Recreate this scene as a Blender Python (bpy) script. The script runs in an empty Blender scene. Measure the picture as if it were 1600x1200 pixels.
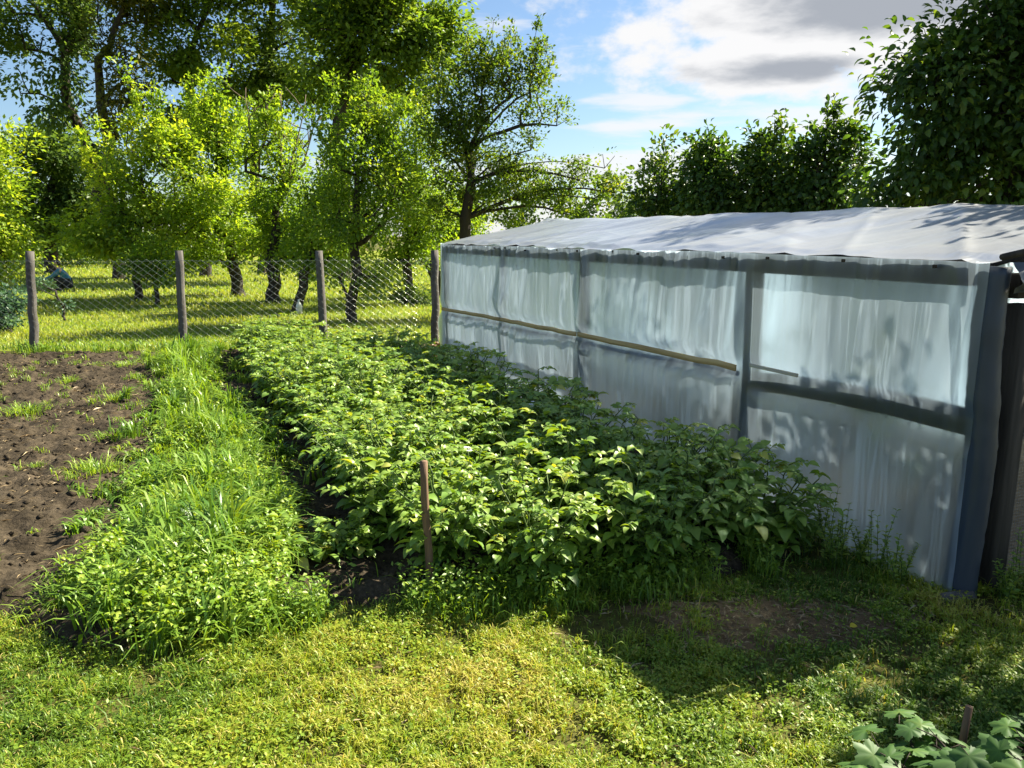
import bpy, math, random
import numpy as np

random.seed(7)
SC = bpy.context.scene
COL = SC.collection
R = math.radians
TH = R(24.0)                                   # garden rows run 24 degrees left of the view
EA = np.array([-math.sin(TH), math.cos(TH)])   # along the rows, away from the viewer
EB = np.array([math.cos(TH), math.sin(TH)])    # across the rows, to the right
CAM_H, PITCH, FPX = 1.6, R(10.9), 1209.0
SUN_AZ, SUN_EL = R(60.5), R(41.0)


def at(px, py, Y):
    """point of the place seen at pixel (px,py) of the 1600x1200 photo, at distance Y"""
    u, v = (px - 800) / FPX, (600 - py) / FPX
    dy = math.cos(PITCH) + v * math.sin(PITCH)
    dz = -math.sin(PITCH) + v * math.cos(PITCH)
    t = Y / dy
    return np.array([u * t, Y, CAM_H + dz * t])


def gnd(px, py):
    u, v = (px - 800) / FPX, (600 - py) / FPX
    dy = math.cos(PITCH) + v * math.sin(PITCH)
    dz = -math.sin(PITCH) + v * math.cos(PITCH)
    t = -CAM_H / dz
    return np.array([u * t, dy * t])


def G(a, b, z=0.0):
    p = EA * a + EB * b
    return np.array([p[0], p[1], z])


def toab(P):
    return P[..., 0] * EA[0] + P[..., 1] * EA[1], P[..., 0] * EB[0] + P[..., 1] * EB[1]


# ------------------------------------------------------------------ mesh helpers
def mesh(name, V, faces, tint=None, smooth=False):
    """faces: list of (n,k) index arrays"""
    me = bpy.data.meshes.new(name)
    V = np.asarray(V, dtype=np.float32)
    me.vertices.add(len(V))
    me.vertices.foreach_set('co', V.ravel())
    idx, starts, s = [], [], 0
    for F in faces:
        F = np.asarray(F, dtype=np.int32)
        if F.size == 0:
            continue
        n, k = F.shape
        idx.append(F.ravel())
        starts.append(s + np.arange(n, dtype=np.int32) * k)
        s += n * k
    idx = np.concatenate(idx)
    starts = np.concatenate(starts)
    me.loops.add(len(idx))
    me.loops.foreach_set('vertex_index', idx)
    me.polygons.add(len(starts))
    me.polygons.foreach_set('loop_start', starts)
    if smooth:
        me.polygons.foreach_set('use_smooth', np.ones(len(starts), dtype=bool))
    me.update(calc_edges=True)
    if tint is not None:
        at_ = me.attributes.new('tint', 'FLOAT', 'POINT')
        at_.data.foreach_set('value', np.asarray(tint, dtype=np.float32))
    return me


def obj(name, me, mat, parent=None, loc=(0, 0, 0), rz=0.0):
    o = bpy.data.objects.new(name, me)
    COL.objects.link(o)
    if mat is not None and len(me.materials) == 0:
        me.materials.append(mat)
    o.location = [float(c) for c in loc]
    o.rotation_euler = (0, 0, rz)
    if parent is not None:
        o.parent = parent
    return o


def empty(name, loc=(0, 0, 0), rz=0.0):
    o = bpy.data.objects.new(name, None)
    COL.objects.link(o)
    o.location = [float(c) for c in loc]
    o.rotation_euler = (0, 0, rz)
    o.empty_display_size = 0.1
    return o


def tag(o, label=None, cat=None, group=None, kind=None):
    if label: o['label'] = label
    if cat: o['category'] = cat
    if group: o['group'] = group
    if kind: o['kind'] = kind
    return o


class Bag:
    """collects pieces that become one mesh"""
    def __init__(s):
        s.V, s.F, s.T, s.n = [], {}, [], 0

    def add(s, V, faces, tint=0.5):
        V = np.asarray(V, dtype=np.float64).reshape(-1, 3)
        for F in faces:
            F = np.asarray(F, dtype=np.int64)
            if F.size:
                s.F.setdefault(F.shape[1], []).append(F + s.n)
        s.V.append(V)
        t = np.asarray(tint, dtype=np.float64)
        s.T.append(np.full(len(V), t) if t.ndim == 0 else t)
        s.n += len(V)

    def mesh(s, name, smooth=False):
        return mesh(name, np.concatenate(s.V), [np.concatenate(v) for v in s.F.values()],
                    np.concatenate(s.T), smooth)

    def tube(s, pts, rad, sides=6, tint=0.5, cap=True, rng=None, rough=0.0):
        pts = np.asarray(pts, float)
        n = len(pts)
        rad = np.broadcast_to(np.asarray(rad, float), (n,))
        d = np.gradient(pts, axis=0)
        d /= np.linalg.norm(d, axis=1)[:, None] + 1e-9
        ref = np.array([0, 0, 1.0]) if abs(d[0, 2]) < 0.9 else np.array([1.0, 0, 0])
        u = np.cross(d, ref); u /= np.linalg.norm(u, axis=1)[:, None] + 1e-9
        w = np.cross(d, u)
        ang = np.linspace(0, 2 * np.pi, sides, endpoint=False)
        rr = rad[:, None] * np.ones(sides)[None]
        if rng is not None:
            rr = rr * (1 + rough * rng.standard_normal((n, sides)))
        V = pts[:, None] + rr[..., None] * (np.cos(ang)[None, :, None] * u[:, None] + np.sin(ang)[None, :, None] * w[:, None])
        i = np.arange(n - 1)[:, None] * sides
        j = np.arange(sides)[None]
        k = (j + 1) % sides
        Q = np.stack([i + j, i + k, i + sides + k, i + sides + j], -1).reshape(-1, 4)
        fs = [Q]
        if cap:
            fs.append(np.arange(sides)[None, ::-1])
            fs.append(((n - 1) * sides + np.arange(sides))[None])
        s.add(V.reshape(-1, 3), fs, tint)

    def box(s, lo, hi, tint=0.5, bev=0.0):
        lo, hi = np.array(lo, float), np.array(hi, float)
        b = bev
        c = (lo + hi) / 2; h = (hi - lo) / 2
        if b <= 0:
            V = np.array([[x, y, z] for x in (-1, 1) for y in (-1, 1) for z in (-1, 1)]) * h + c
            F = [[0, 1, 3, 2], [4, 6, 7, 5], [0, 4, 5, 1], [2, 3, 7, 6], [0, 2, 6, 4], [1, 5, 7, 3]]
            s.add(V, [np.array(F)], tint)
            return
        V, ids = [], {}
        for sx in (-1, 1):
            for sy in (-1, 1):
                for sz in (-1, 1):
                    for ax in range(3):
                        p = np.array([sx, sy, sz]) * (h - b)
                        p[ax] = (sx, sy, sz)[ax] * h[ax]
                        ids[(sx, sy, sz, ax)] = len(V)
                        V.append(p + c)
        Q, T3 = [], []
        for ax in range(3):
            o1, o2 = [(1, 2), (2, 0), (0, 1)][ax]
            for sg in (-1, 1):
                q = []
                for (p, r) in ((-1, -1), (1, -1), (1, 1), (-1, 1)):
                    t = [0, 0, 0]; t[ax] = sg; t[o1] = p; t[o2] = r
                    q.append(ids[(*t, ax)])
                Q.append(q if sg > 0 else q[::-1])
        for ax in range(3):       # edges parallel to ax
            o1, o2 = [(1, 2), (2, 0), (0, 1)][ax]
            for p in (-1, 1):
                for r in (-1, 1):
                    q = []
                    for e, f in ((-1, o1), (1, o1), (1, o2), (-1, o2)):
                        t = [0, 0, 0]; t[ax] = e; t[o1] = p; t[o2] = r
                        q.append(ids[(*t, f)])
                    Q.append(q if p * r < 0 else q[::-1])
        for sx in (-1, 1):
            for sy in (-1, 1):
                for sz in (-1, 1):
                    q = [ids[(sx, sy, sz, a)] for a in range(3)]
                    T3.append(q if sx * sy * sz > 0 else q[::-1])
        s.add(np.array(V), [np.array(Q), np.array(T3)], tint)


def hash2(i, j, seed):
    h = (i.astype(np.int64) * 374761393 + j.astype(np.int64) * 668265263 + seed * 1442695041) & 0x7fffffff
    h = ((h ^ (h >> 13)) * 1274126177) & 0x7fffffff
    return ((h ^ (h >> 16)) & 0xffff) / 65535.0


def vn(x, y, seed=0):
    x, y = np.asarray(x, float), np.asarray(y, float)
    i, j = np.floor(x).astype(np.int64), np.floor(y).astype(np.int64)
    f, g = x - i, y - j
    f = f * f * (3 - 2 * f); g = g * g * (3 - 2 * g)
    return (hash2(i, j, seed) * (1 - f) + hash2(i + 1, j, seed) * f) * (1 - g) + \
           (hash2(i, j + 1, seed) * (1 - f) + hash2(i + 1, j + 1, seed) * f) * g


def fbm(x, y, seed=0, octv=4):
    s, a, t = 0, 0.5, 0
    for o in range(octv):
        s = s + a * vn(x * 2 ** o, y * 2 ** o, seed + o * 17); t += a; a *= 0.5
    return s / t


# leaf templates in (across, along, up): lengths of 1
def leaf_template(kind):
    if kind == 'simple':          # two folded triangles
        V = [(0, 0, 0), (-.30, .45, .09), (0, 1, -.05), (.30, .45, .09)]
        return np.array(V, float), [np.array([[0, 1, 2], [0, 2, 3]])[:, ::-1]]
    if kind == 'broad':           # rounder, curved
        ys = [0, .22, .5, .78, 1]; w = [0.02, .30, .36, .22, .0]; z = [0, .05, .06, 0, -.12]
    elif kind == 'cherry':
        ys = [0, .2, .5, .8, 1]; w = [0.02, .2, .27, .17, .0]; z = [0, .06, .07, -.02, -.16]
    elif kind == 'leaflet':       # potato leaflet
        ys = [0, .2, .45, .75, 1]; w = [0.02, .27, .33, .2, .0]; z = [0, .06, .08, .02, -.12]
    V, Q, T = [], [], []
    for i in range(5):
        if i < 4:
            V += [(-w[i], ys[i], z[i] + w[i] * .35), (0, ys[i], z[i]), (w[i], ys[i], z[i] + w[i] * .35)]
        else:
            V += [(0, 1, z[i])]
    for i in range(3):
        a = i * 3
        Q += [[a, a + 1, a + 4, a + 3], [a + 1, a + 2, a + 5, a + 4]]
    T += [[9, 10, 12], [10, 11, 12]]
    return np.array(V, float), [np.array(Q), np.array(T)]


def put(bag, tmpl, P, D, N, S, tint, wscale=1.0):
    """instances of a template: D along, N up (roughly), S length"""
    TV, TF = tmpl
    n = len(P)
    D = D / (np.linalg.norm(D, axis=1)[:, None] + 1e-9)
    X = np.cross(D, N); X /= np.linalg.norm(X, axis=1)[:, None] + 1e-9
    Z = np.cross(X, D)
    S = np.broadcast_to(S, (n,))
    W = np.broadcast_to(wscale, (n,))
    V = P[:, None] + S[:, None, None] * (TV[None, :, 0:1] * W[:, None, None] * X[:, None] + TV[None, :, 1:2] * D[:, None] + TV[None, :, 2:3] * Z[:, None])
    m = len(TV)
    off = (np.arange(n) * m)[:, None, None]
    bag.add(V.reshape(-1, 3), [(F[None] + off).reshape(-1, F.shape[1]) for F in TF], np.repeat(np.broadcast_to(tint, (n,)), m))


def blades(bag, P, L, W, lean, tint, rng, az=None):
    n = len(P)
    phi = rng.uniform(0, 2 * np.pi, n) if az is None else az
    bd = np.stack([np.cos(phi), np.sin(phi), np.zeros(n)], 1)
    ps = phi + np.pi / 2 + rng.normal(0, .5, n)
    wd = np.stack([np.cos(ps), np.sin(ps), np.zeros(n)], 1)
    up = np.array([0, 0, 1.0])
    L = np.broadcast_to(L, (n,))[:, None]; W = np.broadcast_to(W, (n,))[:, None]; ln = np.broadcast_to(lean, (n,))[:, None]
    m1 = P + up * L * .5 + bd * L * .16 * ln
    m2 = P + up * L * (.85 - .25 * ln) + bd * L * .5 * ln
    tp = P + up * L * (1 - .55 * ln) + bd * L * .95 * ln
    V = np.stack([P - wd * W * .4, P + wd * W * .4, m1 - wd * W * .5, m1 + wd * W * .5, m2 - wd * W * .36, m2 + wd * W * .36, tp], 1)
    o = (np.arange(n) * 7)[:, None]
    Q = np.concatenate([o + np.array([[0, 1, 3, 2]]), o + np.array([[2, 3, 5, 4]])])
    T = o + np.array([[4, 5, 6]])
    bag.add(V.reshape(-1, 3), [Q, T], np.repeat(np.broadcast_to(tint, (n,)), 7))


# ------------------------------------------------------------------ materials
def new_mat(name):
    m = bpy.data.materials.new(name)
    m.use_nodes = True
    nt = m.node_tree
    nt.nodes.clear()
    out = nt.nodes.new('ShaderNodeOutputMaterial')
    return m, nt, out


def N(nt, t, **kw):
    n = nt.nodes.new(t)
    for k, v in kw.items():
        if k in n.inputs.keys() if isinstance(k, str) else False:
            n.inputs[k].default_value = v
        else:
            setattr(n, k, v)
    return n


def ramp(nt, stops, fac=None):
    r = nt.nodes.new('ShaderNodeValToRGB')
    e = r.color_ramp.elements
    while len(e) < len(stops):
        e.new(0.5)
    for el, (p, c) in zip(e, stops):
        el.position = p
        el.color = (*c, 1)
    if fac is not None:
        nt.links.new(fac, r.inputs[0])
    return r


def noise(nt, scale, detail=4, rough=0.55, vec=None, coord='Object', stretch=None):
    n = nt.nodes.new('ShaderNodeTexNoise')
    n.inputs['Scale'].default_value = scale
    n.inputs['Detail'].default_value = detail
    n.inputs['Roughness'].default_value = rough
    if vec is None:
        tc = nt.nodes.new('ShaderNodeTexCoord')
        vec = tc.outputs[coord]
    if stretch is not None:
        mp = nt.nodes.new('ShaderNodeMapping')
        mp.inputs['Scale'].default_value = stretch
        nt.links.new(vec, mp.inputs[0])
        vec = mp.outputs[0]
    nt.links.new(vec, n.inputs['Vector'])
    return n


def leaf_mat(name, stops, trans=0.42, spec=0.35, rough=0.45, tcol=(1.35, 1.25, .5), rnd=0.12, gain=1.5):
    """leaf blade: colour by per-leaf tint, part of the light passes through"""
    m, nt, out = new_mat(name)
    at_ = N(nt, 'ShaderNodeAttribute', attribute_name='tint')
    oi = N(nt, 'ShaderNodeObjectInfo')
    mp = N(nt, 'ShaderNodeMath', operation='MULTIPLY_ADD')
    nt.links.new(oi.outputs['Random'], mp.inputs[0]); mp.inputs[1].default_value = rnd; mp.inputs[2].default_value = -rnd / 2
    ad = N(nt, 'ShaderNodeMath', operation='ADD')
    nt.links.new(at_.outputs['Fac'], ad.inputs[0]); nt.links.new(mp.outputs[0], ad.inputs[1])
    rp = ramp(nt, [(q, tuple(min(.6, c * gain) for c in cc)) for q, cc in stops], ad.outputs[0])
    p = N(nt, 'ShaderNodeBsdfPrincipled')
    nt.links.new(rp.outputs[0], p.inputs['Base Color'])
    p.inputs['Roughness'].default_value = rough
    p.inputs['Specular IOR Level'].default_value = spec
    tr = N(nt, 'ShaderNodeBsdfTranslucent')
    mx = N(nt, 'ShaderNodeMix', data_type='RGBA', blend_type='MULTIPLY')
    mx.inputs[0].default_value = 1
    nt.links.new(rp.outputs[0], mx.inputs[6]); mx.inputs[7].default_value = (*tcol, 1)
    nt.links.new(mx.outputs[2], tr.inputs['Color'])
    ms = N(nt, 'ShaderNodeMixShader')
    ms.inputs[0].default_value = trans
    nt.links.new(p.outputs[0], ms.inputs[1]); nt.links.new(tr.outputs[0], ms.inputs[2])
    nt.links.new(ms.outputs[0], out.inputs[0])
    return m


def solid_mat(name, stops, scale=8, rough=0.85, bump=0.3, stretch=None, detail=6, spec=0.25, bscale=None, metallic=0.0):
    m, nt, out = new_mat(name)
    n = noise(nt, scale, detail, stretch=stretch)
    rp = ramp(nt, stops, n.outputs['Fac'])
    p = N(nt, 'ShaderNodeBsdfPrincipled')
    nt.links.new(rp.outputs[0], p.inputs['Base Color'])
    p.inputs['Roughness'].default_value = rough
    p.inputs['Specular IOR Level'].default_value = spec
    p.inputs['Metallic'].default_value = metallic
    if bump:
        b = N(nt, 'ShaderNodeBump')
        b.inputs['Strength'].default_value = bump
        b.inputs['Distance'].default_value = 0.02
        n2 = noise(nt, bscale or scale * 2, 6, stretch=stretch)
        nt.links.new(n2.outputs['Fac'], b.inputs['Height'])
        nt.links.new(b.outputs[0], p.inputs['Normal'])
    nt.links.new(p.outputs[0], out.inputs[0])
    return m


M = {}
M['leaf_yellow'] = leaf_mat('leaf_yellow', [(0, (.045, .085, .012)), (.5, (.10, .155, .018)), (1, (.18, .21, .025))], .58, gain=2.1, tcol=(1.5, 1.4, .4))
M['leaf_orchard'] = leaf_mat('leaf_orchard', [(0, (.035, .07, .012)), (.5, (.075, .125, .016)), (1, (.14, .175, .022))], .58, gain=2.1, tcol=(1.5, 1.4, .4))
M['leaf_pear'] = leaf_mat('leaf_pear', [(0, (.03, .06, .012)), (.6, (.07, .11, .018)), (1, (.13, .13, .02))], .58, gain=1.75, tcol=(1.5, 1.4, .4))
M['leaf_dark'] = leaf_mat('leaf_dark', [(0, (.022, .048, .014)), (.5, (.048, .085, .018)), (1, (.085, .125, .022))], .58, gain=2.0, tcol=(1.3, 1.15, .5))
M['leaf_maple'] = leaf_mat('leaf_maple', [(0, (.028, .058, .012)), (.5, (.062, .105, .015)), (1, (.11, .15, .02))], .58, gain=2.2, tcol=(1.35, 1.2, .45))
M['leaf_pine'] = leaf_mat('leaf_pine', [(0, (.03, .04, .014)), (.5, (.07, .085, .02)), (1, (.14, .12, .03))], .58, tcol=(1.5, 1.4, .4))
M['leaf_blue'] = leaf_mat('leaf_blue', [(0, (.02, .05, .03)), (.5, (.05, .10, .05)), (1, (.10, .16, .08))], .35, tcol=(1.1, 1.15, .7))
M['leaf_cherry'] = leaf_mat('leaf_cherry', [(0, (.018, .042, .012)), (.55, (.04, .08, .015)), (1, (.10, .13, .018))], .48, spec=.4, rough=.4, gain=1.75, tcol=(1.5, 1.4, .4))
M['leaf_potato'] = leaf_mat('leaf_potato', [(0, (.03, .07, .012)), (.5, (.074, .13, .018)), (.9, (.135, .18, .03)), (1, (.19, .195, .035))], .36, spec=.55, rough=.46, tcol=(1.4, 1.25, .25), gain=2.2)
M['leaf_currant'] = leaf_mat('leaf_currant', [(0, (.03, .075, .018)), (.5, (.055, .115, .025)), (1, (.10, .15, .03))], .34, spec=.35, rough=.55, tcol=(1.3, 1.25, .3), gain=1.4)
M['grass_lush'] = leaf_mat('grass_lush', [(0, (.035, .08, .012)), (.5, (.085, .148, .017)), (1, (.165, .21, .03))], .40, spec=.4, rough=.4, tcol=(1.35, 1.25, .3), gain=2.0)
M['grass_lawn'] = leaf_mat('grass_lawn', [(0, (.045, .085, .010)), (.35, (.095, .145, .012)), (.65, (.165, .185, .018)), (.85, (.20, .185, .032)), (1, (.29, .24, .09))], .38, tcol=(1.25, 1.2, .45), gain=2.0)
M['grass_orchard'] = leaf_mat('grass_orchard', [(0, (.07, .115, .012)), (.5, (.135, .18, .018)), (1, (.24, .23, .04))], .42, tcol=(1.2, 1.2, .4), gain=1.9)
M['stem'] = solid_mat('stem', [(0, (.05, .09, .02)), (1, (.10, .15, .04))], 20, .6, 0)
M['flower'] = solid_mat('flower', [(0, (.7, .7, .62)), (1, (.8, .8, .75))], 20, .7, 0)
M['bark'] = solid_mat('bark', [(.3, (.022, .018, .014)), (.7, (.06, .048, .038))], 9, .9, .6, stretch=(1, 1, .25))
M['bark_grey'] = solid_mat('bark_grey', [(.3, (.05, .042, .034)), (.7, (.12, .10, .08))], 8, .9, .6, stretch=(1, 1, .25))
M['twig'] = solid_mat('twig', [(.3, (.12, .085, .06)), (.7, (.2, .15, .11))], 9, .9, 0)
M['post_wood'] = solid_mat('post_wood', [(.25, (.045, .041, .037)), (.55, (.11, .10, .09)), (.8, (.2, .185, .17))], 14, .88, .5, stretch=(1.5, 1.5, .12))
M['stake_wood'] = solid_mat('stake_wood', [(.25, (.09, .055, .035)), (.55, (.19, .12, .075)), (.8, (.30, .21, .14))], 22, .85, .4, stretch=(2, 2, .1))
M['dark_wood'] = solid_mat('dark_wood', [(.25, (.025, .022, .019)), (.7, (.07, .06, .05))], 14, .85, .5, stretch=(1.5, 1.5, .12))
M['frame_wood'] = solid_mat('frame_wood', [(.25, (.018, .018, .02)), (.7, (.05, .05, .054))], 10, .85, .4, stretch=(1, 1, .2))
M['lath_wood'] = solid_mat('lath_wood', [(.25, (.30, .2, .09)), (.5, (.42, .30, .14)), (.8, (.52, .40, .21))], 16, .75, .3, stretch=(2, .15, 2))
M['white_lath'] = solid_mat('white_lath', [(.25, (.34, .31, .25)), (.8, (.5, .47, .4))], 16, .75, .3, stretch=(2, .15, 2))
M['wire'] = solid_mat('wire', [(.3, (.46, .46, .45)), (.7, (.6, .6, .58))], 40, .26, 0, metallic=1.0)
M['dark_wire'] = solid_mat('dark_wire', [(.3, (.16, .16, .16)), (.7, (.26, .26, .25))], 40, .5, 0, metallic=.7)
M['straw'] = leaf_mat('straw', [(0, (.18, .12, .06)), (.5, (.34, .25, .13)), (1, (.5, .40, .24))], .15, tcol=(1, 1, 1), gain=.9)
M['litter'] = leaf_mat('litter', [(0, (.07, .035, .02)), (.5, (.2, .11, .06)), (1, (.38, .25, .14))], .2, tcol=(1, 1, 1), gain=.9)
M['black_rubber'] = solid_mat('black_rubber', [(.3, (.012, .012, .012)), (.7, (.03, .03, .03))], 20, .55, .1)
M['white_plastic'] = solid_mat('white_plastic', [(.3, (.6, .6, .58)), (.7, (.75, .75, .73))], 12, .4, 0)
M['green_plastic'] = solid_mat('green_plastic', [(.3, (.03, .08, .06)), (.7, (.05, .11, .08))], 12, .4, 0)
M['skin'] = solid_mat('skin', [(.3, (.42, .26, .18)), (.7, (.48, .31, .22))], 12, .6, 0)
M['hair'] = solid_mat('hair', [(.3, (.01, .008, .007)), (.7, (.025, .02, .018))], 30, .5, .2)
M['blue_cloth'] = solid_mat('blue_cloth', [(.3, (.03, .13, .24)), (.7, (.06, .2, .34))], 14, .85, .2)
M['dark_cloth'] = solid_mat('dark_cloth', [(.3, (.02, .02, .025)), (.7, (.04, .04, .045))], 14, .85, .2)


def soil_mat():
    m, nt, out = new_mat('soil')
    n1 = noise(nt, 3.0, 8, .65)
    n2 = noise(nt, 38, 6, .6)
    mx = N(nt, 'ShaderNodeMix', data_type='FLOAT'); mx.inputs[0].default_value = .45
    nt.links.new(n1.outputs['Fac'], mx.inputs[2]); nt.links.new(n2.outputs['Fac'], mx.inputs[3])
    rp = ramp(nt, [(.34, (.014, .0105, .0065)), (.46, (.038, .029, .018)), (.56, (.066, .051, .033)), (.68, (.14, .105, .066))], mx.outputs[0])
    p = N(nt, 'ShaderNodeBsdfPrincipled'); p.inputs['Roughness'].default_value = .95
    p.inputs['Specular IOR Level'].default_value = .15
    nt.links.new(rp.outputs[0], p.inputs['Base Color'])
    b = N(nt, 'ShaderNodeBump'); b.inputs['Strength'].default_value = .9; b.inputs['Distance'].default_value = .025
    n3 = noise(nt, 26, 8, .65)
    nt.links.new(n3.outputs['Fac'], b.inputs['Height']); nt.links.new(b.outputs[0], p.inputs['Normal'])
    nt.links.new(p.outputs[0], out.inputs[0])
    return m


def ground_mat(name, cols, s1=1.2, s2=22):
    m, nt, out = new_mat(name)
    n1 = noise(nt, s1, 6, .6)
    n2 = noise(nt, s2, 6, .65)
    mx = N(nt, 'ShaderNodeMix', data_type='FLOAT'); mx.inputs[0].default_value = .5
    nt.links.new(n1.outputs['Fac'], mx.inputs[2]); nt.links.new(n2.outputs['Fac'], mx.inputs[3])
    rp = ramp(nt, cols, mx.outputs[0])
    p = N(nt, 'ShaderNodeBsdfPrincipled'); p.inputs['Roughness'].default_value = .95
    p.inputs['Specular IOR Level'].default_value = .1
    nt.links.new(rp.outputs[0], p.inputs['Base Color'])
    b = N(nt, 'ShaderNodeBump'); b.inputs['Strength'].default_value = .8; b.inputs['Distance'].default_value = .03
    nt.links.new(n2.outputs['Fac'], b.inputs['Height']); nt.links.new(b.outputs[0], p.inputs['Normal'])
    nt.links.new(p.outputs[0], out.inputs[0])
    return m


M['soil'] = soil_mat()
M['dry_earth'] = ground_mat('dry_earth', [(.34, (.075, .05, .026)), (.5, (.15, .10, .052)), (.68, (.27, .19, .105))], 4, 34)
M['ground'] = ground_mat('ground_mat', [(.34, (.045, .036, .018)), (.46, (.08, .072, .022)), (.58, (.105, .11, .024)), (.72, (.18, .155, .05))])
M['meadow'] = ground_mat('meadow_mat', [(.34, (.10, .13, .014)), (.5, (.17, .2, .02)), (.68, (.26, .24, .045))], .8, 14)
M['run_soil'] = ground_mat('run_soil', [(.34, (.10, .08, .055)), (.5, (.18, .145, .10)), (.68, (.32, .26, .18))], 2.5, 30)


def film_mat(name, tcol, dcol, clear=.16, gloss=.08, trans=.62, streak=(2.4, 2.4, .13), rough=.28, blur=.5, crease=.22, sheer=0.0):
    """milky polythene: scatters what passes through it, a little is clear, a thin sheen on top"""
    m, nt, out = new_mat(name)
    n1 = noise(nt, 1.6, 4, .5)
    n2 = noise(nt, 5.0, 5, .6, stretch=streak)
    av = N(nt, 'ShaderNodeMix', data_type='FLOAT'); av.inputs[0].default_value = .6
    nt.links.new(n1.outputs['Fac'], av.inputs[2])
    # creases in the film scatter more light
    n2.inputs['Distortion'].default_value = .5
    n4 = noise(nt, 4.0, 2, .5, stretch=streak); n4.inputs['Distortion'].default_value = .9
    ab = N(nt, 'ShaderNodeMath', operation='SUBTRACT'); nt.links.new(n4.outputs['Fac'], ab.inputs[0]); ab.inputs[1].default_value = .5
    ab2 = N(nt, 'ShaderNodeMath', operation='ABSOLUTE'); nt.links.new(ab.outputs[0], ab2.inputs[0])
    cr = N(nt, 'ShaderNodeMapRange'); cr.inputs[1].default_value = 0; cr.inputs[2].default_value = .035; cr.inputs[3].default_value = crease; cr.inputs[4].default_value = 0
    nt.links.new(ab2.outputs[0], cr.inputs[0])
    sm = N(nt, 'ShaderNodeMath', operation='ADD'); nt.links.new(n2.outputs['Fac'], sm.inputs[0]); nt.links.new(cr.outputs[0], sm.inputs[1])
    nt.links.new(sm.outputs[0], av.inputs[3])
    rp = ramp(nt, [(.34, tuple(c * .80 for c in tcol)), (.5, tuple(c * .93 for c in tcol)), (.66, tuple(min(1, c * 1.12) for c in tcol))], av.outputs[0])
    tr = N(nt, 'ShaderNodeBsdfTranslucent'); nt.links.new(rp.outputs[0], tr.inputs[0])
    df = N(nt, 'ShaderNodeBsdfDiffuse'); df.inputs[0].default_value = (*dcol, 1)
    m1 = N(nt, 'ShaderNodeMixShader'); m1.inputs[0].default_value = trans
    nt.links.new(df.outputs[0], m1.inputs[1]); nt.links.new(tr.outputs[0], m1.inputs[2])
    tp = N(nt, 'ShaderNodeBsdfRefraction'); tp.inputs[0].default_value = (.76, .88, .97, 1)
    tp.inputs['IOR'].default_value = 1.12; tp.inputs['Roughness'].default_value = blur
    cl = N(nt, 'ShaderNodeMapRange'); cl.inputs[1].default_value = .35; cl.inputs[2].default_value = .7
    cl.inputs[3].default_value = clear * 1.5; cl.inputs[4].default_value = clear * .5
    nt.links.new(av.outputs[0], cl.inputs[0])
    m2 = N(nt, 'ShaderNodeMixShader'); nt.links.new(cl.outputs[0], m2.inputs[0])
    nt.links.new(m1.outputs[0], m2.inputs[1]); nt.links.new(tp.outputs[0], m2.inputs[2])
    if sheer:
        t2 = N(nt, 'ShaderNodeBsdfTransparent'); m4 = N(nt, 'ShaderNodeMixShader'); m4.inputs[0].default_value = sheer
        nt.links.new(m2.outputs[0], m4.inputs[1]); nt.links.new(t2.outputs[0], m4.inputs[2]); m2 = m4
    gl = N(nt, 'ShaderNodeBsdfGlossy'); gl.inputs['Roughness'].default_value = rough
    gl.inputs[0].default_value = (1, 1, 1, 1)
    lw = N(nt, 'ShaderNodeLayerWeight'); lw.inputs[0].default_value = .35
    mg = N(nt, 'ShaderNodeMath', operation='MULTIPLY_ADD'); mg.inputs[1].default_value = gloss * 2.5; mg.inputs[2].default_value = gloss * .5
    nt.links.new(lw.outputs['Facing'], mg.inputs[0])
    m3 = N(nt, 'ShaderNodeMixShader'); nt.links.new(mg.outputs[0], m3.inputs[0])
    nt.links.new(m2.outputs[0], m3.inputs[1]); nt.links.new(gl.outputs[0], m3.inputs[2])
    b = N(nt, 'ShaderNodeBump'); b.inputs['Strength'].default_value = .25; b.inputs['Distance'].default_value = .02
    n3 = noise(nt, 7, 4, .5, stretch=streak)
    nt.links.new(n3.outputs['Fac'], b.inputs['Height'])
    for s in (gl, df, tr):
        nt.links.new(b.outputs[0], s.inputs['Normal'])
    nt.links.new(m3.outputs[0], out.inputs[0])
    return m


M['film_wall'] = film_mat('film_wall', (.55, .68, .80), (.16, .21, .28), clear=.46, gloss=.05, trans=.85, blur=.62, crease=.34)
M['film_far'] = film_mat('film_far', (.46, .56, .66), (.36, .42, .48), clear=.02, gloss=.05, trans=.7)
M['film_roof'] = film_mat('film_roof', (.60, .66, .72), (.44, .47, .53), clear=.0, gloss=.17, trans=.55, sheer=.2, streak=(.3, 3.5, 3.5), rough=.3)
M['film_wrap'] = film_mat('film_wrap', (.05, .066, .09), (.04, .053, .075), clear=0.0, gloss=.05, trans=.1, rough=.4)

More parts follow.
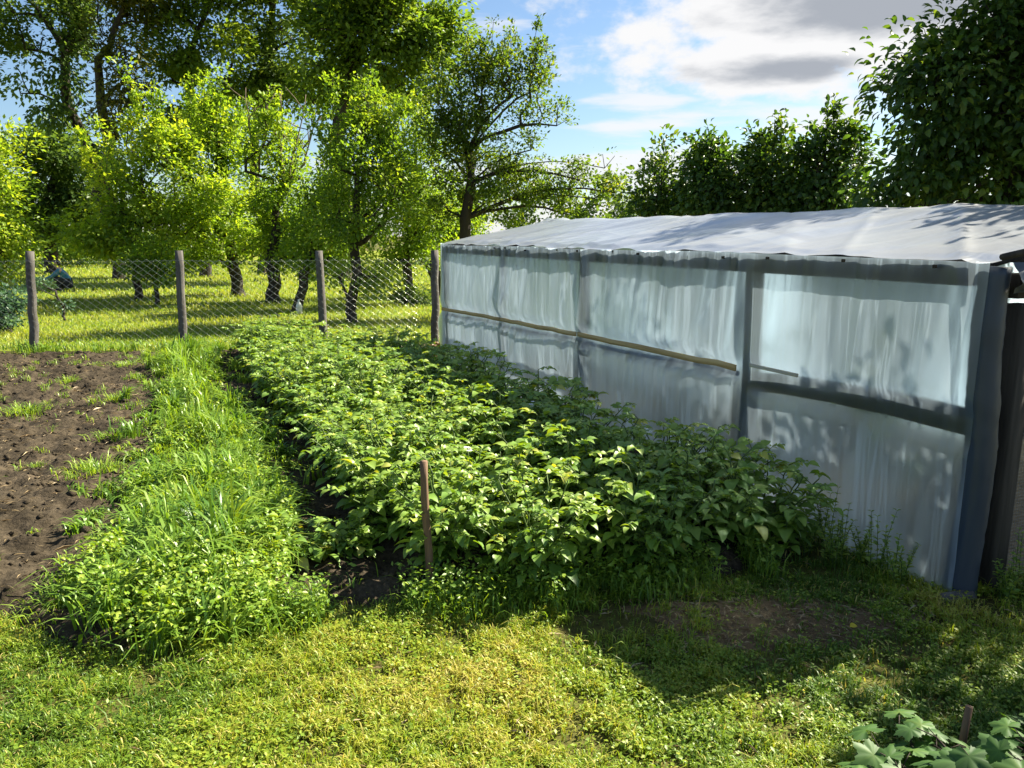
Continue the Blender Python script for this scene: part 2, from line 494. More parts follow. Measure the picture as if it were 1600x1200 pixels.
# ------------------------------------------------------------------ world, sun, camera
def build_world():
    w = bpy.data.worlds.new('World')
    SC.world = w
    w.use_nodes = True
    nt = w.node_tree
    nt.nodes.clear()
    out = nt.nodes.new('ShaderNodeOutputWorld')
    bg = nt.nodes.new('ShaderNodeBackground')
    sky = nt.nodes.new('ShaderNodeTexSky')
    sky.sky_type = 'NISHITA'
    sky.sun_disc = False
    sky.sun_elevation = SUN_EL
    sky.sun_rotation = SUN_AZ
    sky.air_density = 1.0
    sky.dust_density = .6
    sky.ozone_density = 2.0
    tc = nt.nodes.new('ShaderNodeTexCoord')
    sx = nt.nodes.new('ShaderNodeSeparateXYZ')
    nt.links.new(tc.outputs['Generated'], sx.inputs[0])

    def mth(op, a, b=None, c=None, clamp=False):
        n = nt.nodes.new('ShaderNodeMath'); n.operation = op; n.use_clamp = clamp
        for i, v in enumerate((a, b, c)):
            if v is None: continue
            if isinstance(v, (int, float)): n.inputs[i].default_value = v
            else: nt.links.new(v, n.inputs[i])
        return n.outputs[0]
    az = mth('ARCTAN2', sx.outputs[0], sx.outputs[1])
    el = mth('ARCSINE', sx.outputs[2])

    def blob(a0, e0, ra, re):
        da = mth('DIVIDE', mth('SUBTRACT', az, a0), ra)
        de = mth('DIVIDE', mth('SUBTRACT', el, e0), re)
        d = mth('ADD', mth('MULTIPLY', da, da), mth('MULTIPLY', de, de))
        return mth('SUBTRACT', 1.0, d)                      # 1 in the middle, 0 on the rim

    def nz(scale, seed, sz, detail=7, rough=.58, dz=0.0):
        mp = nt.nodes.new('ShaderNodeMapping')
        mp.inputs['Scale'].default_value = (1, 1, sz)
        mp.inputs['Location'].default_value = (seed, seed * .7, dz * sz)
        nt.links.new(tc.outputs['Generated'], mp.inputs[0])
        n = nt.nodes.new('ShaderNodeTexNoise')
        n.inputs['Scale'].default_value = scale; n.inputs['Detail'].default_value = detail; n.inputs['Roughness'].default_value = rough
        nt.links.new(mp.outputs[0], n.inputs['Vector'])
        return n.outputs['Fac']

    def sstep(x, lo, hi):
        n = nt.nodes.new('ShaderNodeMapRange'); n.interpolation_type = 'SMOOTHSTEP'
        nt.links.new(x, n.inputs[0]); n.inputs[1].default_value = lo; n.inputs[2].default_value = hi
        return n.outputs[0]
    n1 = nz(7.5, 1.3, 1.7)
    n2 = nz(5.0, 4.1, 6.0, 6, .55)
    big = blob(.375, .275, .33, .145)
    big2 = blob(.28, .20, .13, .05)
    main = mth('MAXIMUM', big, big2)
    k1 = mth('ADD', mth('MULTIPLY', mth('SUBTRACT', n1, .5), 3.8), mth('MULTIPLY', main, 1.0))
    d1 = sstep(k1, -.05, .55)
    low1 = blob(.33, .128, .26, .022)
    low2 = blob(.26, .075, .30, .045)
    low3 = blob(.2, .02, .6, .06)
    low4 = blob(.14, .157, .07, .012)
    wisp = mth('SUBTRACT', blob(.03, .24, .09, .03), 1.0)
    low = mth('MAXIMUM', mth('MAXIMUM', mth('MAXIMUM', low1, low2), mth('MAXIMUM', low3, low4)), wisp)
    k2 = mth('ADD', mth('MULTIPLY', mth('SUBTRACT', n2, .5), 6.0), mth('MULTIPLY', mth('MAXIMUM', low, -2.5), .8))
    d2 = mth('MULTIPLY', sstep(k2, -.1, 1.1), .85)
    # scattered clouds over the rest of the sky, well outside the view
    far = mth('MULTIPLY', sstep(nz(2.4, 8.7, 1.6), .52, .68), sstep(mth('ABSOLUTE', az), .75, 1.0))
    dens = mth('MAXIMUM', mth('MAXIMUM', d1, d2), far)
    # the cloud's own thickness: thick cores are grey from below, rims are white
    core = sstep(mth('ADD', mth('MULTIPLY', mth('SUBTRACT', nz(6.5, 2.9, 3.2, 7, .56), .5), 2.5),
                     mth('MAXIMUM', mth('MULTIPLY', blob(.42, .262, .25, .06), 1.15), mth('MULTIPLY', blob(.29, .185, .15, .024), 1.05))), .15, 1.0)
    mixc = nt.nodes.new('ShaderNodeMix'); mixc.data_type = 'RGBA'
    nt.links.new(core, mixc.inputs[0])
    mixc.inputs[6].default_value = (6.1, 6.1, 6.15, 1)
    mixc.inputs[7].default_value = (2.7, 2.9, 3.25, 1)
    tint = nt.nodes.new('ShaderNodeMix'); tint.data_type = 'RGBA'; tint.blend_type = 'MULTIPLY'; tint.inputs[0].default_value = 1
    nt.links.new(sky.outputs[0], tint.inputs[6]); tint.inputs[7].default_value = SKY_TINT
    mix = nt.nodes.new('ShaderNodeMix'); mix.data_type = 'RGBA'
    nt.links.new(dens, mix.inputs[0])
    nt.links.new(tint.outputs[2], mix.inputs[6]); nt.links.new(mixc.outputs[2], mix.inputs[7])
    nt.links.new(mix.outputs[2], bg.inputs[0])
    bg.inputs[1].default_value = SKY_STR
    nt.links.new(bg.outputs[0], out.inputs[0])


SKY_STR = 0.044
SKY_TINT = (.88, .96, 1.02, 1)
build_world()
sl = bpy.data.lights.new('sun', 'SUN')
sl.energy = 5.0
sl.angle = R(.55)
sl.color = (1.0, .925, .75)
so = bpy.data.objects.new('sun', sl)
COL.objects.link(so)
so.rotation_euler = (R(90) - SUN_EL, 0, -SUN_AZ + math.pi)
# lamp shines along its -Z: point it from the sun towards the ground
from mathutils import Vector
sd = Vector((math.sin(SUN_AZ) * math.cos(SUN_EL), math.cos(SUN_AZ) * math.cos(SUN_EL), math.sin(SUN_EL)))
so.rotation_euler = sd.to_track_quat('Z', 'Y').to_euler()
so.location = sd * 40

cam = bpy.data.cameras.new('camera')
cam.sensor_fit = 'HORIZONTAL'
cam.sensor_width = 36
cam.lens = 36 * FPX / 1600
cam.clip_end = 3000
co = bpy.data.objects.new('camera', cam)
COL.objects.link(co)
co.location = (0, 0, CAM_H)
co.rotation_euler = (math.pi / 2 - PITCH, 0, 0)
SC.camera = co
SC.view_settings.view_transform = 'Standard'
SC.view_settings.look = 'None'
SC.view_settings.gamma = 1
SC.view_settings.exposure = 1.85
cy = SC.cycles
cy.max_bounces = 7
cy.diffuse_bounces = 3
cy.glossy_bounces = 2
cy.transmission_bounces = 5
cy.transparent_max_bounces = 10
cy.use_denoising = True
cy.sample_clamp_indirect = 8

# ------------------------------------------------------------------ the setting
def soil_mask(a, b):
    """>0 inside the dug garden soil"""
    w = (fbm(a * 1.3 + 5, b * 1.3 + 9, 3) - .5) * .7 + (fbm(a * 5, b * 5, 8) - .5) * .25
    front = np.interp(b, [-6, -1.0, -.75, -.3, .3, 1.0, 1.8, 2.3, 2.7, 3.2], [3.95, 3.85, 3.65, 3.1, 3.2, 3.02, 2.85, 2.78, 2.78, 2.95])
    back = 11.5 - .346 * b
    s = np.minimum(a - front, back - a)
    return np.minimum(s, .6) + w * .35


bg = Bag()
n = 60
rr = np.concatenate([[0], np.geomspace(3, 900, n)])
ang = np.linspace(0, 2 * np.pi, 73)[:-1]
V = np.stack([rr[:, None] * np.cos(ang), rr[:, None] * np.sin(ang) + 5, np.zeros((n + 1, 72))], -1).reshape(-1, 3)
i = np.arange(n)[:, None] * 72; j = np.arange(72)[None]; k = (j + 1) % 72
bg.add(V, [np.stack([i + j, i + 72 + j, i + 72 + k, i + k], -1).reshape(-1, 4)])
tag(obj('ground', bg.mesh('ground', True), M['ground']), kind='structure')

# orchard meadow behind the fence
bm_ = Bag()
nx, ny = 60, 60
xs = np.linspace(-60, 14, nx); ys = np.linspace(0, 1, ny)
X, T = np.meshgrid(xs, ys)
y0 = 10.85 + .02 * X + (vn(X * 1.3, X * 0 + 3, 5) - .5) * .25
Yg = y0 + T * 70
V = np.stack([X, Yg, 0.006 + 0 * X], -1).reshape(-1, 3)
i = np.arange(ny - 1)[:, None] * nx; j = np.arange(nx - 1)[None]
Q = np.stack([i + j, i + j + 1, i + nx + j + 1, i + nx + j], -1).reshape(-1, 4)
bm_.add(V, [Q])
tag(obj('meadow', bm_.mesh('meadow', True), M['meadow']), kind='structure')

# dug soil with clods
bs = Bag()
da = .024
A, B = np.meshgrid(np.arange(2.1, 14.0, da), np.arange(-6.5, 3.12, da), indexing='ij')
mk = soil_mask(A, B)
h = np.clip(mk * .35, -.05, .045)
h = h + np.where(mk > -.03, 1, .3) * ((fbm(A * 3, B * 3, 21) - .5) * .06 + (fbm(A * 8, B * 8, 31, 3) - .5) * .09 + np.maximum(vn(A * 13, B * 13, 41) - .6, 0) * .05 + (fbm(A * 20, B * 20, 43, 2) - .5) * .03)
hill = np.exp(-((B - 1.25) / .28) ** 2) + np.exp(-((B - 2.22) / .30) ** 2)
h = h + np.where(mk > 0, hill * .09 * np.clip(mk * 3, 0, 1), 0)
h = np.where(mk < -.1, -.06, h)
P = A[..., None] * EA + B[..., None] * EB
V = np.concatenate([P, h[..., None]], -1).reshape(-1, 3)
na, nb = A.shape
i = np.arange(na - 1)[:, None] * nb; j = np.arange(nb - 1)[None]
Q = np.stack([i + j, i + nb + j, i + nb + j + 1, i + j + 1], -1).reshape(-1, 4)
hv = h.reshape(-1)
Q = Q[(hv[Q] > -.055).any(1)][:, ::-1]
bs.add(V, [Q])
rgc = np.random.default_rng(4)
nc = 16000
ca = 3.2 + 9.0 * rgc.uniform(0, 1, nc) ** 1.3; cb = rgc.uniform(-5.5, .95, nc)
kc = soil_mask(ca, cb) > .03
ca, cb = ca[kc], cb[kc]; nc = len(ca)
OV = np.array([[1, 0, 0], [-1, 0, 0], [0, 1, 0], [0, -1, 0], [0, 0, 1], [0, 0, -1.0], [.7, .7, .2], [-.7, .7, .1], [-.7, -.7, .2], [.7, -.7, .1]])
OF = np.array([[0, 6, 4], [6, 2, 4], [2, 7, 4], [7, 1, 4], [1, 8, 4], [8, 3, 4], [3, 9, 4], [9, 0, 4], [6, 0, 5], [2, 6, 5], [7, 2, 5], [1, 7, 5], [8, 1, 5], [3, 8, 5], [9, 3, 5], [0, 9, 5]])
ii = np.clip(((ca - 2.1) / da).astype(int), 0, na - 1); jj = np.clip(((cb + 6.5) / da).astype(int), 0, nb - 1)
cp = np.concatenate([ca[:, None] * EA + cb[:, None] * EB, h[ii, jj][:, None]], 1)
cs = rgc.gamma(1.8, .006, nc).clip(.004, .045)
CV = cp[:, None] + OV[None] * cs[:, None, None] * rgc.uniform(.6, 1.3, (nc, 10, 1)) * np.array([1, 1, .75])
bs.add(CV.reshape(-1, 3), [(OF[None] + (np.arange(nc) * 10)[:, None, None]).reshape(-1, 3)])
tag(obj('soil_bed', bs.mesh('soil_bed', True), M['soil']), kind='structure')


def soil_h(a, b):
    ii = np.clip(((a - 2.1) / da).astype(int), 0, na - 1); jj = np.clip(((b + 6.5) / da).astype(int), 0, nb - 1)
    inside = (a > 2.1) & (a < 13.9) & (b > -6.5) & (b < 3.1)
    return np.where(inside, np.maximum(h[ii, jj], 0), 0)


GH_A, GH_B, GH_L, GH_W = 2.18, 3.14, 6.94, 3.12     # greenhouse near corner and size
EAVE, RIDGE = 1.5, 1.79


def in_house(a, b, m=0.0):
    return (a > GH_A - m) & (a < GH_A + GH_L + m) & (b > GH_B - m) & (b < GH_B + GH_W + m)


# trodden dry earth between the lawn and the end of the potato row
b = Bag()
tc_ = np.array([1.12, 3.02])
an = np.linspace(0, 2 * np.pi, 64, endpoint=False)
V = [(tc_[0], tc_[1], .010)]
for f, z in ((.35, .014), (.7, .012), (1.0, -.006)):
    rr_ = f * (1 + .5 * (vn(np.cos(an) * 2.2 + 5, np.sin(an) * 2.2 + 5, 3) - .5) + .25 * (vn(np.cos(an) * 6 + 9, np.sin(an) * 6 + 9, 4) - .5))
    V += [(tc_[0] + .62 * q * math.cos(t), tc_[1] + .26 * q * math.sin(t), z) for q, t in zip(rr_, an)]
k = np.arange(64); k1 = (k + 1) % 64
b.add(np.array(V), [np.stack([0 * k, 1 + k, 1 + k1], 1), np.concatenate([np.stack([1 + r * 64 + k, 65 + r * 64 + k, 65 + r * 64 + k1, 1 + r * 64 + k1], 1) for r in range(2)])])
tag(obj('trodden_earth', b.mesh('trodden_earth', True), M['dry_earth']), kind='structure')

# ------------------------------------------------------------------ lawn in front (stuff)
rng = np.random.default_rng(11)


def lawn():
    bag = Bag()
    n = 330000
    Y = 1.85 + (4.4 - 1.85) * rng.uniform(0, 1, n) ** 1.25
    X = rng.uniform(-1, 1, n) * (.70 * Y + .3)
    a, b = X * EA[0] + Y * EA[1], X * EB[0] + Y * EB[1]
    mk = soil_mask(a, b)
    keep = (mk < -.02 + .06 * rng.standard_normal(n)) & ~in_house(a, b, -.02)
    patch = fbm(X * 1.6, Y * 1.6, 61)
    bare = fbm(X * 4.5 + 9, Y * 4.5, 71)
    clump = fbm(X * 14, Y * 14, 83, 3)
    # thin, trodden patch beside the greenhouse
    thin = np.exp(-(((X - 1.05) / .55) ** 2 + ((Y - 2.95) / .28) ** 2))
    keep &= rng.uniform(0, 1, n) < np.clip(.15 + 1.9 * (clump - .22) - 2.6 * np.clip(bare - .56, 0, 1) - .8 * thin, .06, 1)
    X, Y, patch, bare, clump = X[keep], Y[keep], patch[keep], bare[keep], clump[keep]
    n = len(X)
    P = np.stack([X, Y, np.zeros(n)], 1)
    lush = np.clip((X - .75) / .6, 0, 1)
    L = rng.uniform(.018, .058, n) * (.35 + 1.25 * clump)
    L = np.where(rng.uniform(0, 1, n) < .012, L * 2.0, L)
    tint = np.clip(.47 + (patch - .5) * 1.7 + (clump - .5) * .5 + rng.normal(0, .17, n) - .34 * lush, 0, .92)
    tint = np.where(rng.uniform(0, 1, n) < .07, rng.uniform(.86, 1, n), tint)
    blades(bag, P, L, rng.uniform(.0022, .0052, n), rng.uniform(.3, 1.1, n), tint, rng)
    # small broad leaves of clover and chickweed among the blades
    m = 60000
    idx = rng.integers(0, n, m)
    cl = fbm(X[idx] * 2.4 + 3, Y[idx] * 2.4, 91)
    idx = idx[rng.uniform(0, 1, m) < np.clip((cl - .38) * 5, .1, 1)]
    m = len(idx)
    P2 = P[idx] + np.stack([rng.normal(0, .02, m), rng.normal(0, .02, m), rng.uniform(.008, .045, m)], 1)
    az = rng.uniform(0, 2 * np.pi, m)
    D = np.stack([np.cos(az), np.sin(az), rng.uniform(-.2, .6, m)], 1)
    Nn = np.stack([rng.normal(0, .35, m), rng.normal(0, .35, m), np.ones(m)], 1)
    put(bag, leaf_template('simple'), P2, D, Nn, rng.uniform(.008, .02, m), np.clip(rng.normal(.40, .14, m) + (patch[idx] - .5) * .6, 0, .9), 1.25)
    return bag.mesh('lawn')


tag(obj('lawn', lawn(), M['grass_lawn']), 'short patchy yellow-green lawn in front of the garden bed', 'lawn', kind='stuff')


def dry_bits():
    bag = Bag()
    for (n, reg) in ((420, 'lawn'), (8000, 'soil'), (900, 'foot')):
        if reg == 'lawn':
            X = rng.uniform(-2.4, 2.4, n); Y = rng.uniform(2.0, 3.6, n)
            a, b = X * EA[0] + Y * EA[1], X * EB[0] + Y * EB[1]
            k = soil_mask(a, b) < 0
            z = .022
        elif reg == 'foot':
            X = rng.normal(1.15, .36, n); Y = rng.normal(3.02, .17, n)
            a, b = X * EA[0] + Y * EA[1], X * EB[0] + Y * EB[1]
            k = ~in_house(a, b, .03)
            z = .012
        else:
            a = rng.uniform(3.5, 12.6, n); b = rng.uniform(-5, 1.0, n)
            k = (soil_mask(a, b) > 0) & (fbm(a * 1.5, b * 1.5, 5) > .45)
            z = .012
        a, b = a[k], b[k]
        n2 = len(a)
        P = (a[:, None] * EA + b[:, None] * EB)
        P = np.concatenate([P, (soil_h(a, b) + z + rng.uniform(0, .012, n2))[:, None]], 1)
        az = rng.uniform(0, 2 * np.pi, n2)
        D = np.stack([np.cos(az), np.sin(az), rng.normal(0, .12, n2)], 1)
        Nn = np.stack([rng.normal(0, .3, n2), rng.normal(0, .3, n2), np.ones(n2)], 1)
        S = rng.uniform(.012, .05, n2) * (1.25 if reg == 'soil' else 1) * np.where(rng.uniform(0, 1, n2) < .08, 1.9, 1)
        put(bag, leaf_template('simple'), P, D, Nn, S, rng.uniform(0, 1, n2), rng.uniform(.10, .3, n2))
    return bag.mesh('straw')


tag(obj('straw', dry_bits(), M['straw']), 'scattered bits of dry straw on the soil and lawn', 'straw', kind='stuff')


def strip():
    """the strip of tall lush grass left of the potatoes: tufts leaning every way, weeds among them"""
    bag = Bag()

    def edges(a):
        left = np.interp(a, [2.9, 3.1, 3.6, 4.5, 6, 8, 11], [.1, -.24, -.36, -.28, -.20, -.12, -.06]) + (fbm(a * 1.4, a * 0 + 2, 14) - .5) * .5
        right = np.interp(a, [2.9, 3.2, 4.0, 5.0, 7, 9, 11], [.25, .40, .55, .56, .55, .48, .40]) + (fbm(a * 1.5, a * 0 + 7, 24) - .5) * .3
        return left, right
    nt = 1500
    a = np.concatenate([rng.uniform(3.0, 11.3, 1000), rng.uniform(3.0, 5.6, nt - 1000)])
    b = rng.uniform(-.9, .95, nt)
    left, right = edges(a)
    ed = np.minimum(b - left, right - b)
    stray = rng.uniform(0, 1, nt)
    keep = (ed > 0) | ((ed > np.where(a < 4.3, -.08, -.32)) & (stray < .15))
    keep &= fbm(a * 2.3, b * 2.3, 34) > .33
    a, b, ed = a[keep], b[keep], ed[keep]
    nt = len(a)
    hgt = rng.uniform(.12, .36, nt) * np.clip(.6 + ed * 1.2, .5, 1.05) * (.55 + .9 * fbm(a * 1.7, b * 1.7, 44))
    ntb = rng.integers(18, 46, nt)
    ti = np.repeat(np.arange(nt), ntb)
    n = len(ti)
    rad = rng.uniform(.015, .05, nt)[ti]
    oa, ob = rng.normal(0, 1, n) * rad, rng.normal(0, 1, n) * rad
    A_, B_ = a[ti] + oa, b[ti] + ob
    P = np.concatenate([A_[:, None] * EA + B_[:, None] * EB, (soil_h(A_, B_) - .01)[:, None]], 1)
    tuft_az = rng.uniform(0, 2 * np.pi, nt)
    bias = rng.uniform(.0, 1.6, nt)
    vx = np.cos(tuft_az)[ti] * bias[ti] + rng.normal(0, .8, n)
    vy = np.sin(tuft_az)[ti] * bias[ti] + rng.normal(0, .8, n)
    az = np.arctan2(vy, vx)
    wide = rng.uniform(.6, 1.5, nt)[ti]
    tone = rng.normal(.45, .17, nt)[ti]
    tint = np.clip(tone + rng.normal(0, .13, n), 0, 1)
    blades(bag, P, hgt[ti] * rng.uniform(.55, 1.25, n), rng.uniform(.007, .014, n) * wide, np.clip(rng.normal(.75, .33, n), .05, 1.3), tint, rng, az)
    # broad weed leaves: mostly at the near end
    m = 15000
    aa = np.concatenate([rng.uniform(3.0, 4.1, m * 2 // 3), rng.uniform(3.6, 8, m - m * 2 // 3)])
    bb = rng.uniform(-.6, .7, m)
    left, right = edges(aa)
    k = (np.minimum(bb - left, right - bb) > -.03) & ((fbm(aa * 2.6, bb * 2.6, 54) > .50) | ((aa < 3.45) & (rng.uniform(0, 1, m) < .7)))
    aa, bb = aa[k], bb[k]; m = len(aa)
    P2 = np.concatenate([aa[:, None] * EA + bb[:, None] * EB, (soil_h(aa, bb) + rng.uniform(.03, .22, m) * (.5 + .9 * fbm(aa * 2.6, bb * 2.6, 64)))[:, None]], 1)
    az = rng.uniform(0, 2 * np.pi, m)
    D = np.stack([np.cos(az), np.sin(az), rng.uniform(-.5, .8, m)], 1)
    Nn = np.stack([rng.normal(0, .5, m), rng.normal(0, .5, m), np.ones(m)], 1)
    put(bag, leaf_template('leaflet'), P2, D, Nn, rng.uniform(.014, .036, m), rng.uniform(.35, 1, m), .9)
    return bag.mesh('tall_grass')


tag(obj('tall_grass', strip(), M['grass_lush']), 'strip of lush green grass and weeds left of the potato rows', 'grass', kind='stuff')


def edge_weeds():
    """low weeds along the front edge of the bed and along the foot of the fence"""
    bag = Bag()
    n = 5200
    b = rng.uniform(-.1, 2.6, n)
    f = np.interp(b, [-6, -1.0, -.75, -.3, .3, 1.0, 1.8, 2.3, 2.7, 3.2], [3.95, 3.85, 3.65, 3.1, 3.2, 3.02, 2.85, 2.78, 2.78, 2.95])
    a = f + rng.normal(-.02, .09, n)
    k = fbm(b * 3, a * 3, 15) + .12 * np.exp(-((b - 1.9) / .5) ** 2) > .47
    a, b = a[k], b[k]; n = len(a)
    P = np.concatenate([a[:, None] * EA + b[:, None] * EB, np.zeros((n, 1))], 1)
    blades(bag, P, rng.uniform(.05, .16, n), rng.uniform(.003, .007, n), rng.uniform(.2, .9, n), rng.uniform(.2, .8, n), rng)
    m = 4200
    idx = rng.integers(0, n, m)
    P2 = P[idx] + np.stack([rng.normal(0, .02, m), rng.normal(0, .02, m), rng.uniform(.02, .17, m)], 1)
    az = rng.uniform(0, 2 * np.pi, m)
    D = np.stack([np.cos(az), np.sin(az), rng.uniform(-.2, .9, m)], 1)
    Nn = np.stack([rng.normal(0, .4, m), rng.normal(0, .4, m), np.ones(m)], 1)
    put(bag, leaf_template('simple'), P2, D, Nn, rng.uniform(.014, .034, m), rng.uniform(.25, .85, m), .9)
    # seedlings coming up over the bare soil, thickest towards the grass strip
    k0 = 420
    sa, sb_ = rng.uniform(3.6, 12.4, k0), -.2 - 4.6 * rng.uniform(0, 1, k0) ** 1.8
    ok = (soil_mask(sa, sb_) > 0) & (fbm(sa * 1.2, sb_ * 1.2, 66) > .42)
    sa, sb_ = sa[ok], sb_[ok]
    nb_ = rng.integers(3, 22, len(sa)); ti = np.repeat(np.arange(len(sa)), nb_)
    qa, qb = sa[ti] + rng.normal(0, .025, len(ti)), sb_[ti] + rng.normal(0, .025, len(ti))
    P = np.concatenate([qa[:, None] * EA + qb[:, None] * EB, soil_h(qa, qb)[:, None]], 1)
    blades(bag, P, rng.uniform(.03, .10, len(ti)) * rng.uniform(.5, 1.3, len(sa))[ti], rng.uniform(.004, .008, len(ti)), rng.uniform(.4, 1.2, len(ti)), rng.uniform(.3, 1, len(ti)), rng)
    # along the fence foot
    n = 3500
    X = rng.uniform(-9.5, -.2, n); Y = 10.70 + .078 * (X + 4.6) + rng.normal(0, .13, n)
    k = fbm(X * 2, Y * 2, 95) > .44
    X, Y = X[k], Y[k]; n = len(X)
    P = np.stack([X, Y, np.full(n, .02)], 1)
    blades(bag, P, rng.uniform(.06, .2, n), rng.uniform(.008, .016, n), rng.uniform(.2, .9, n), rng.uniform(.2, .8, n), rng)
    return bag.mesh('weeds')


tag(obj('weeds', edge_weeds(), M['grass_lush']), 'low green weeds along the edges of the dug bed', 'weeds', kind='stuff')


def orchard_grass():
    bag = Bag()
    for (y0, y1, x0, x1, dens, L, W) in ((10.8, 14, -10.5, 1.0, 420, .10, .010), (14, 20, -14.5, 1.0, 190, .11, .014), (20, 31, -22, 3.0, 75, .13, .022), (31, 41, -31, 3.0, 32, .15, .034)):
        n = int((y1 - y0) * (x1 - x0) * dens)
        X = rng.uniform(x0, x1, n); Y = rng.uniform(y0, y1, n)
        cl = fbm(X * .9, Y * .9, 17)
        k = (Y > 10.9 + .02 * X + .08 * rng.standard_normal(n))
        X, Y, cl = X[k], Y[k], cl[k]; n = len(X)
        P = np.stack([X, Y, np.zeros(n)], 1)
        blades(bag, P, L * rng.uniform(.5, 1.3, n) * (.5 + cl), W * rng.uniform(.7, 1.3, n), rng.uniform(.2, .9, n),
               np.clip(.5 + (cl - .5) * 1.0 + rng.normal(0, .17, n), 0, 1), rng)
    return bag.mesh('orchard_grass')


tag(obj('orchard_grass', orchard_grass(), M['grass_orchard']), 'sunlit mown grass under the orchard trees behind the fence', 'grass', kind='stuff')


def litter():
    bag = Bag()
    n = 900
    c = gnd(655, 556)
    X = c[0] + rng.normal(.1, .42, n); Y = c[1] + rng.normal(0, .32, n)
    a, b = X * EA[0] + Y * EA[1], X * EB[0] + Y * EB[1]
    k = ~in_house(a, b, .05); X, Y = X[k], Y[k]; n = len(X)
    P = np.stack([X, Y, rng.uniform(.03, .11, n)], 1)
    az = rng.uniform(0, 2 * np.pi, n)
    D = np.stack([np.cos(az), np.sin(az), rng.normal(0, .3, n)], 1)
    Nn = np.stack([rng.normal(0, .5, n), rng.normal(0, .5, n), np.ones(n)], 1)
    put(bag, leaf_template('simple'), P, D, Nn, rng.uniform(.05, .10, n), rng.uniform(0, 1, n), 1.2)
    return bag.mesh('leaf_litter')


tag(obj('leaf_litter', litter(), M['litter']), 'brown dead leaves heaped by the far greenhouse corner', 'leaf litter', kind='stuff')

# ------------------------------------------------------------------ trees
def skeleton(rng, trunk, targets, r_tip=.006, r_base=.12, wig=.07, pw=2.3, limbs=None):
    """trunk: polyline; every target is joined to the nearest wood that lies below it"""
    pos = [np.array(p, float) for p in trunk]
    par = [-1] + list(range(len(trunk) - 1))
    nt_ = len(trunk)
    top = pos[-1]
    order = np.argsort(np.linalg.norm(targets - top, axis=1))
    seq = list(targets[order])
    if limbs is not None:
        lo = np.argsort(np.linalg.norm(limbs - top, axis=1))
        seq = list(limbs[lo]) + seq
    nl = 0 if limbs is None else len(limbs)
    for ti, t in enumerate(seq):
        PA = np.array(pos)
        d = PA - t
        cost = np.linalg.norm(d, axis=1) + np.maximum(0, PA[:, 2] - t[2] + .1) * 1.5
        cost[:max(1, nt_ // 2)] += 1.2
        if ti < nl:
            cost[nt_:] += 1.5 * np.linalg.norm(PA[nt_:] - top, axis=1)
        i = int(np.argmin(cost))
        p0 = pos[i]
        L = np.linalg.norm(t - p0)
        m = max(1, min(5, int(L / .35)))
        mid = np.array([0, 0, .10 * L])
        last = i
        for s in range(1, m + 1):
            f = s / m
            q = p0 + (t - p0) * f + mid * math.sin(math.pi * f) + (rng.normal(0, wig * L / m * .6, 3) if s < m else 0)
            pos.append(q); par.append(last); last = len(pos) - 1
    n = len(pos)
    acc = np.zeros(n)
    kids = np.zeros(n, int)
    for i in range(n - 1, -1, -1):
        if kids[i] == 0:
            acc[i] = r_tip ** pw
        if par[i] >= 0:
            acc[par[i]] += acc[i]; kids[par[i]] += 1
    r = acc ** (1 / pw)
    r = r_tip + (r - r_tip) * ((r_base - r_tip) / max(1e-6, r[0] - r_tip))
    return np.array(pos), np.array(par), r


def wood_mesh(name, pos, par, r, sides=6, flare=1.35):
    bag = Bag()
    n = len(pos)
    ang = np.linspace(0, 2 * np.pi, sides, endpoint=False)
    c = np.arange(1, n)
    p = par[c]
    A_, B_ = pos[p], pos[c]
    ra = np.minimum(r[p], r[c] * 1.6); rb = r[c]
    ra = np.where(p == 0, r[p] * flare, ra)
    d = B_ - A_; L = np.linalg.norm(d, axis=1)[:, None] + 1e-9; d = d / L
    ref = np.where(np.abs(d[:, 2:3]) < .9, np.array([[0, 0, 1.0]]), np.array([[1.0, 0, 0]]))
    u = np.cross(d, ref); u /= np.linalg.norm(u, axis=1)[:, None]
    w = np.cross(d, u)
    ca, sa = np.cos(ang)[None, :, None], np.sin(ang)[None, :, None]
    ring = ca * u[:, None] + sa * w[:, None]
    Va = (A_ - d * ra[:, None] * .25)[:, None] + ring * ra[:, None, None]
    Vb = (B_ + d * rb[:, None] * .25)[:, None] + ring * rb[:, None, None]
    V = np.concatenate([Va, Vb], 1)
    o = (np.arange(n - 1) * 2 * sides)[:, None, None]
    j = np.arange(sides); k = (j + 1) % sides
    Q = np.stack([j, k, sides + k, sides + j], -1)[None] + o
    bag.add(V.reshape(-1, 3), [Q.reshape(-1, 4)])
    return bag.mesh(name, True)


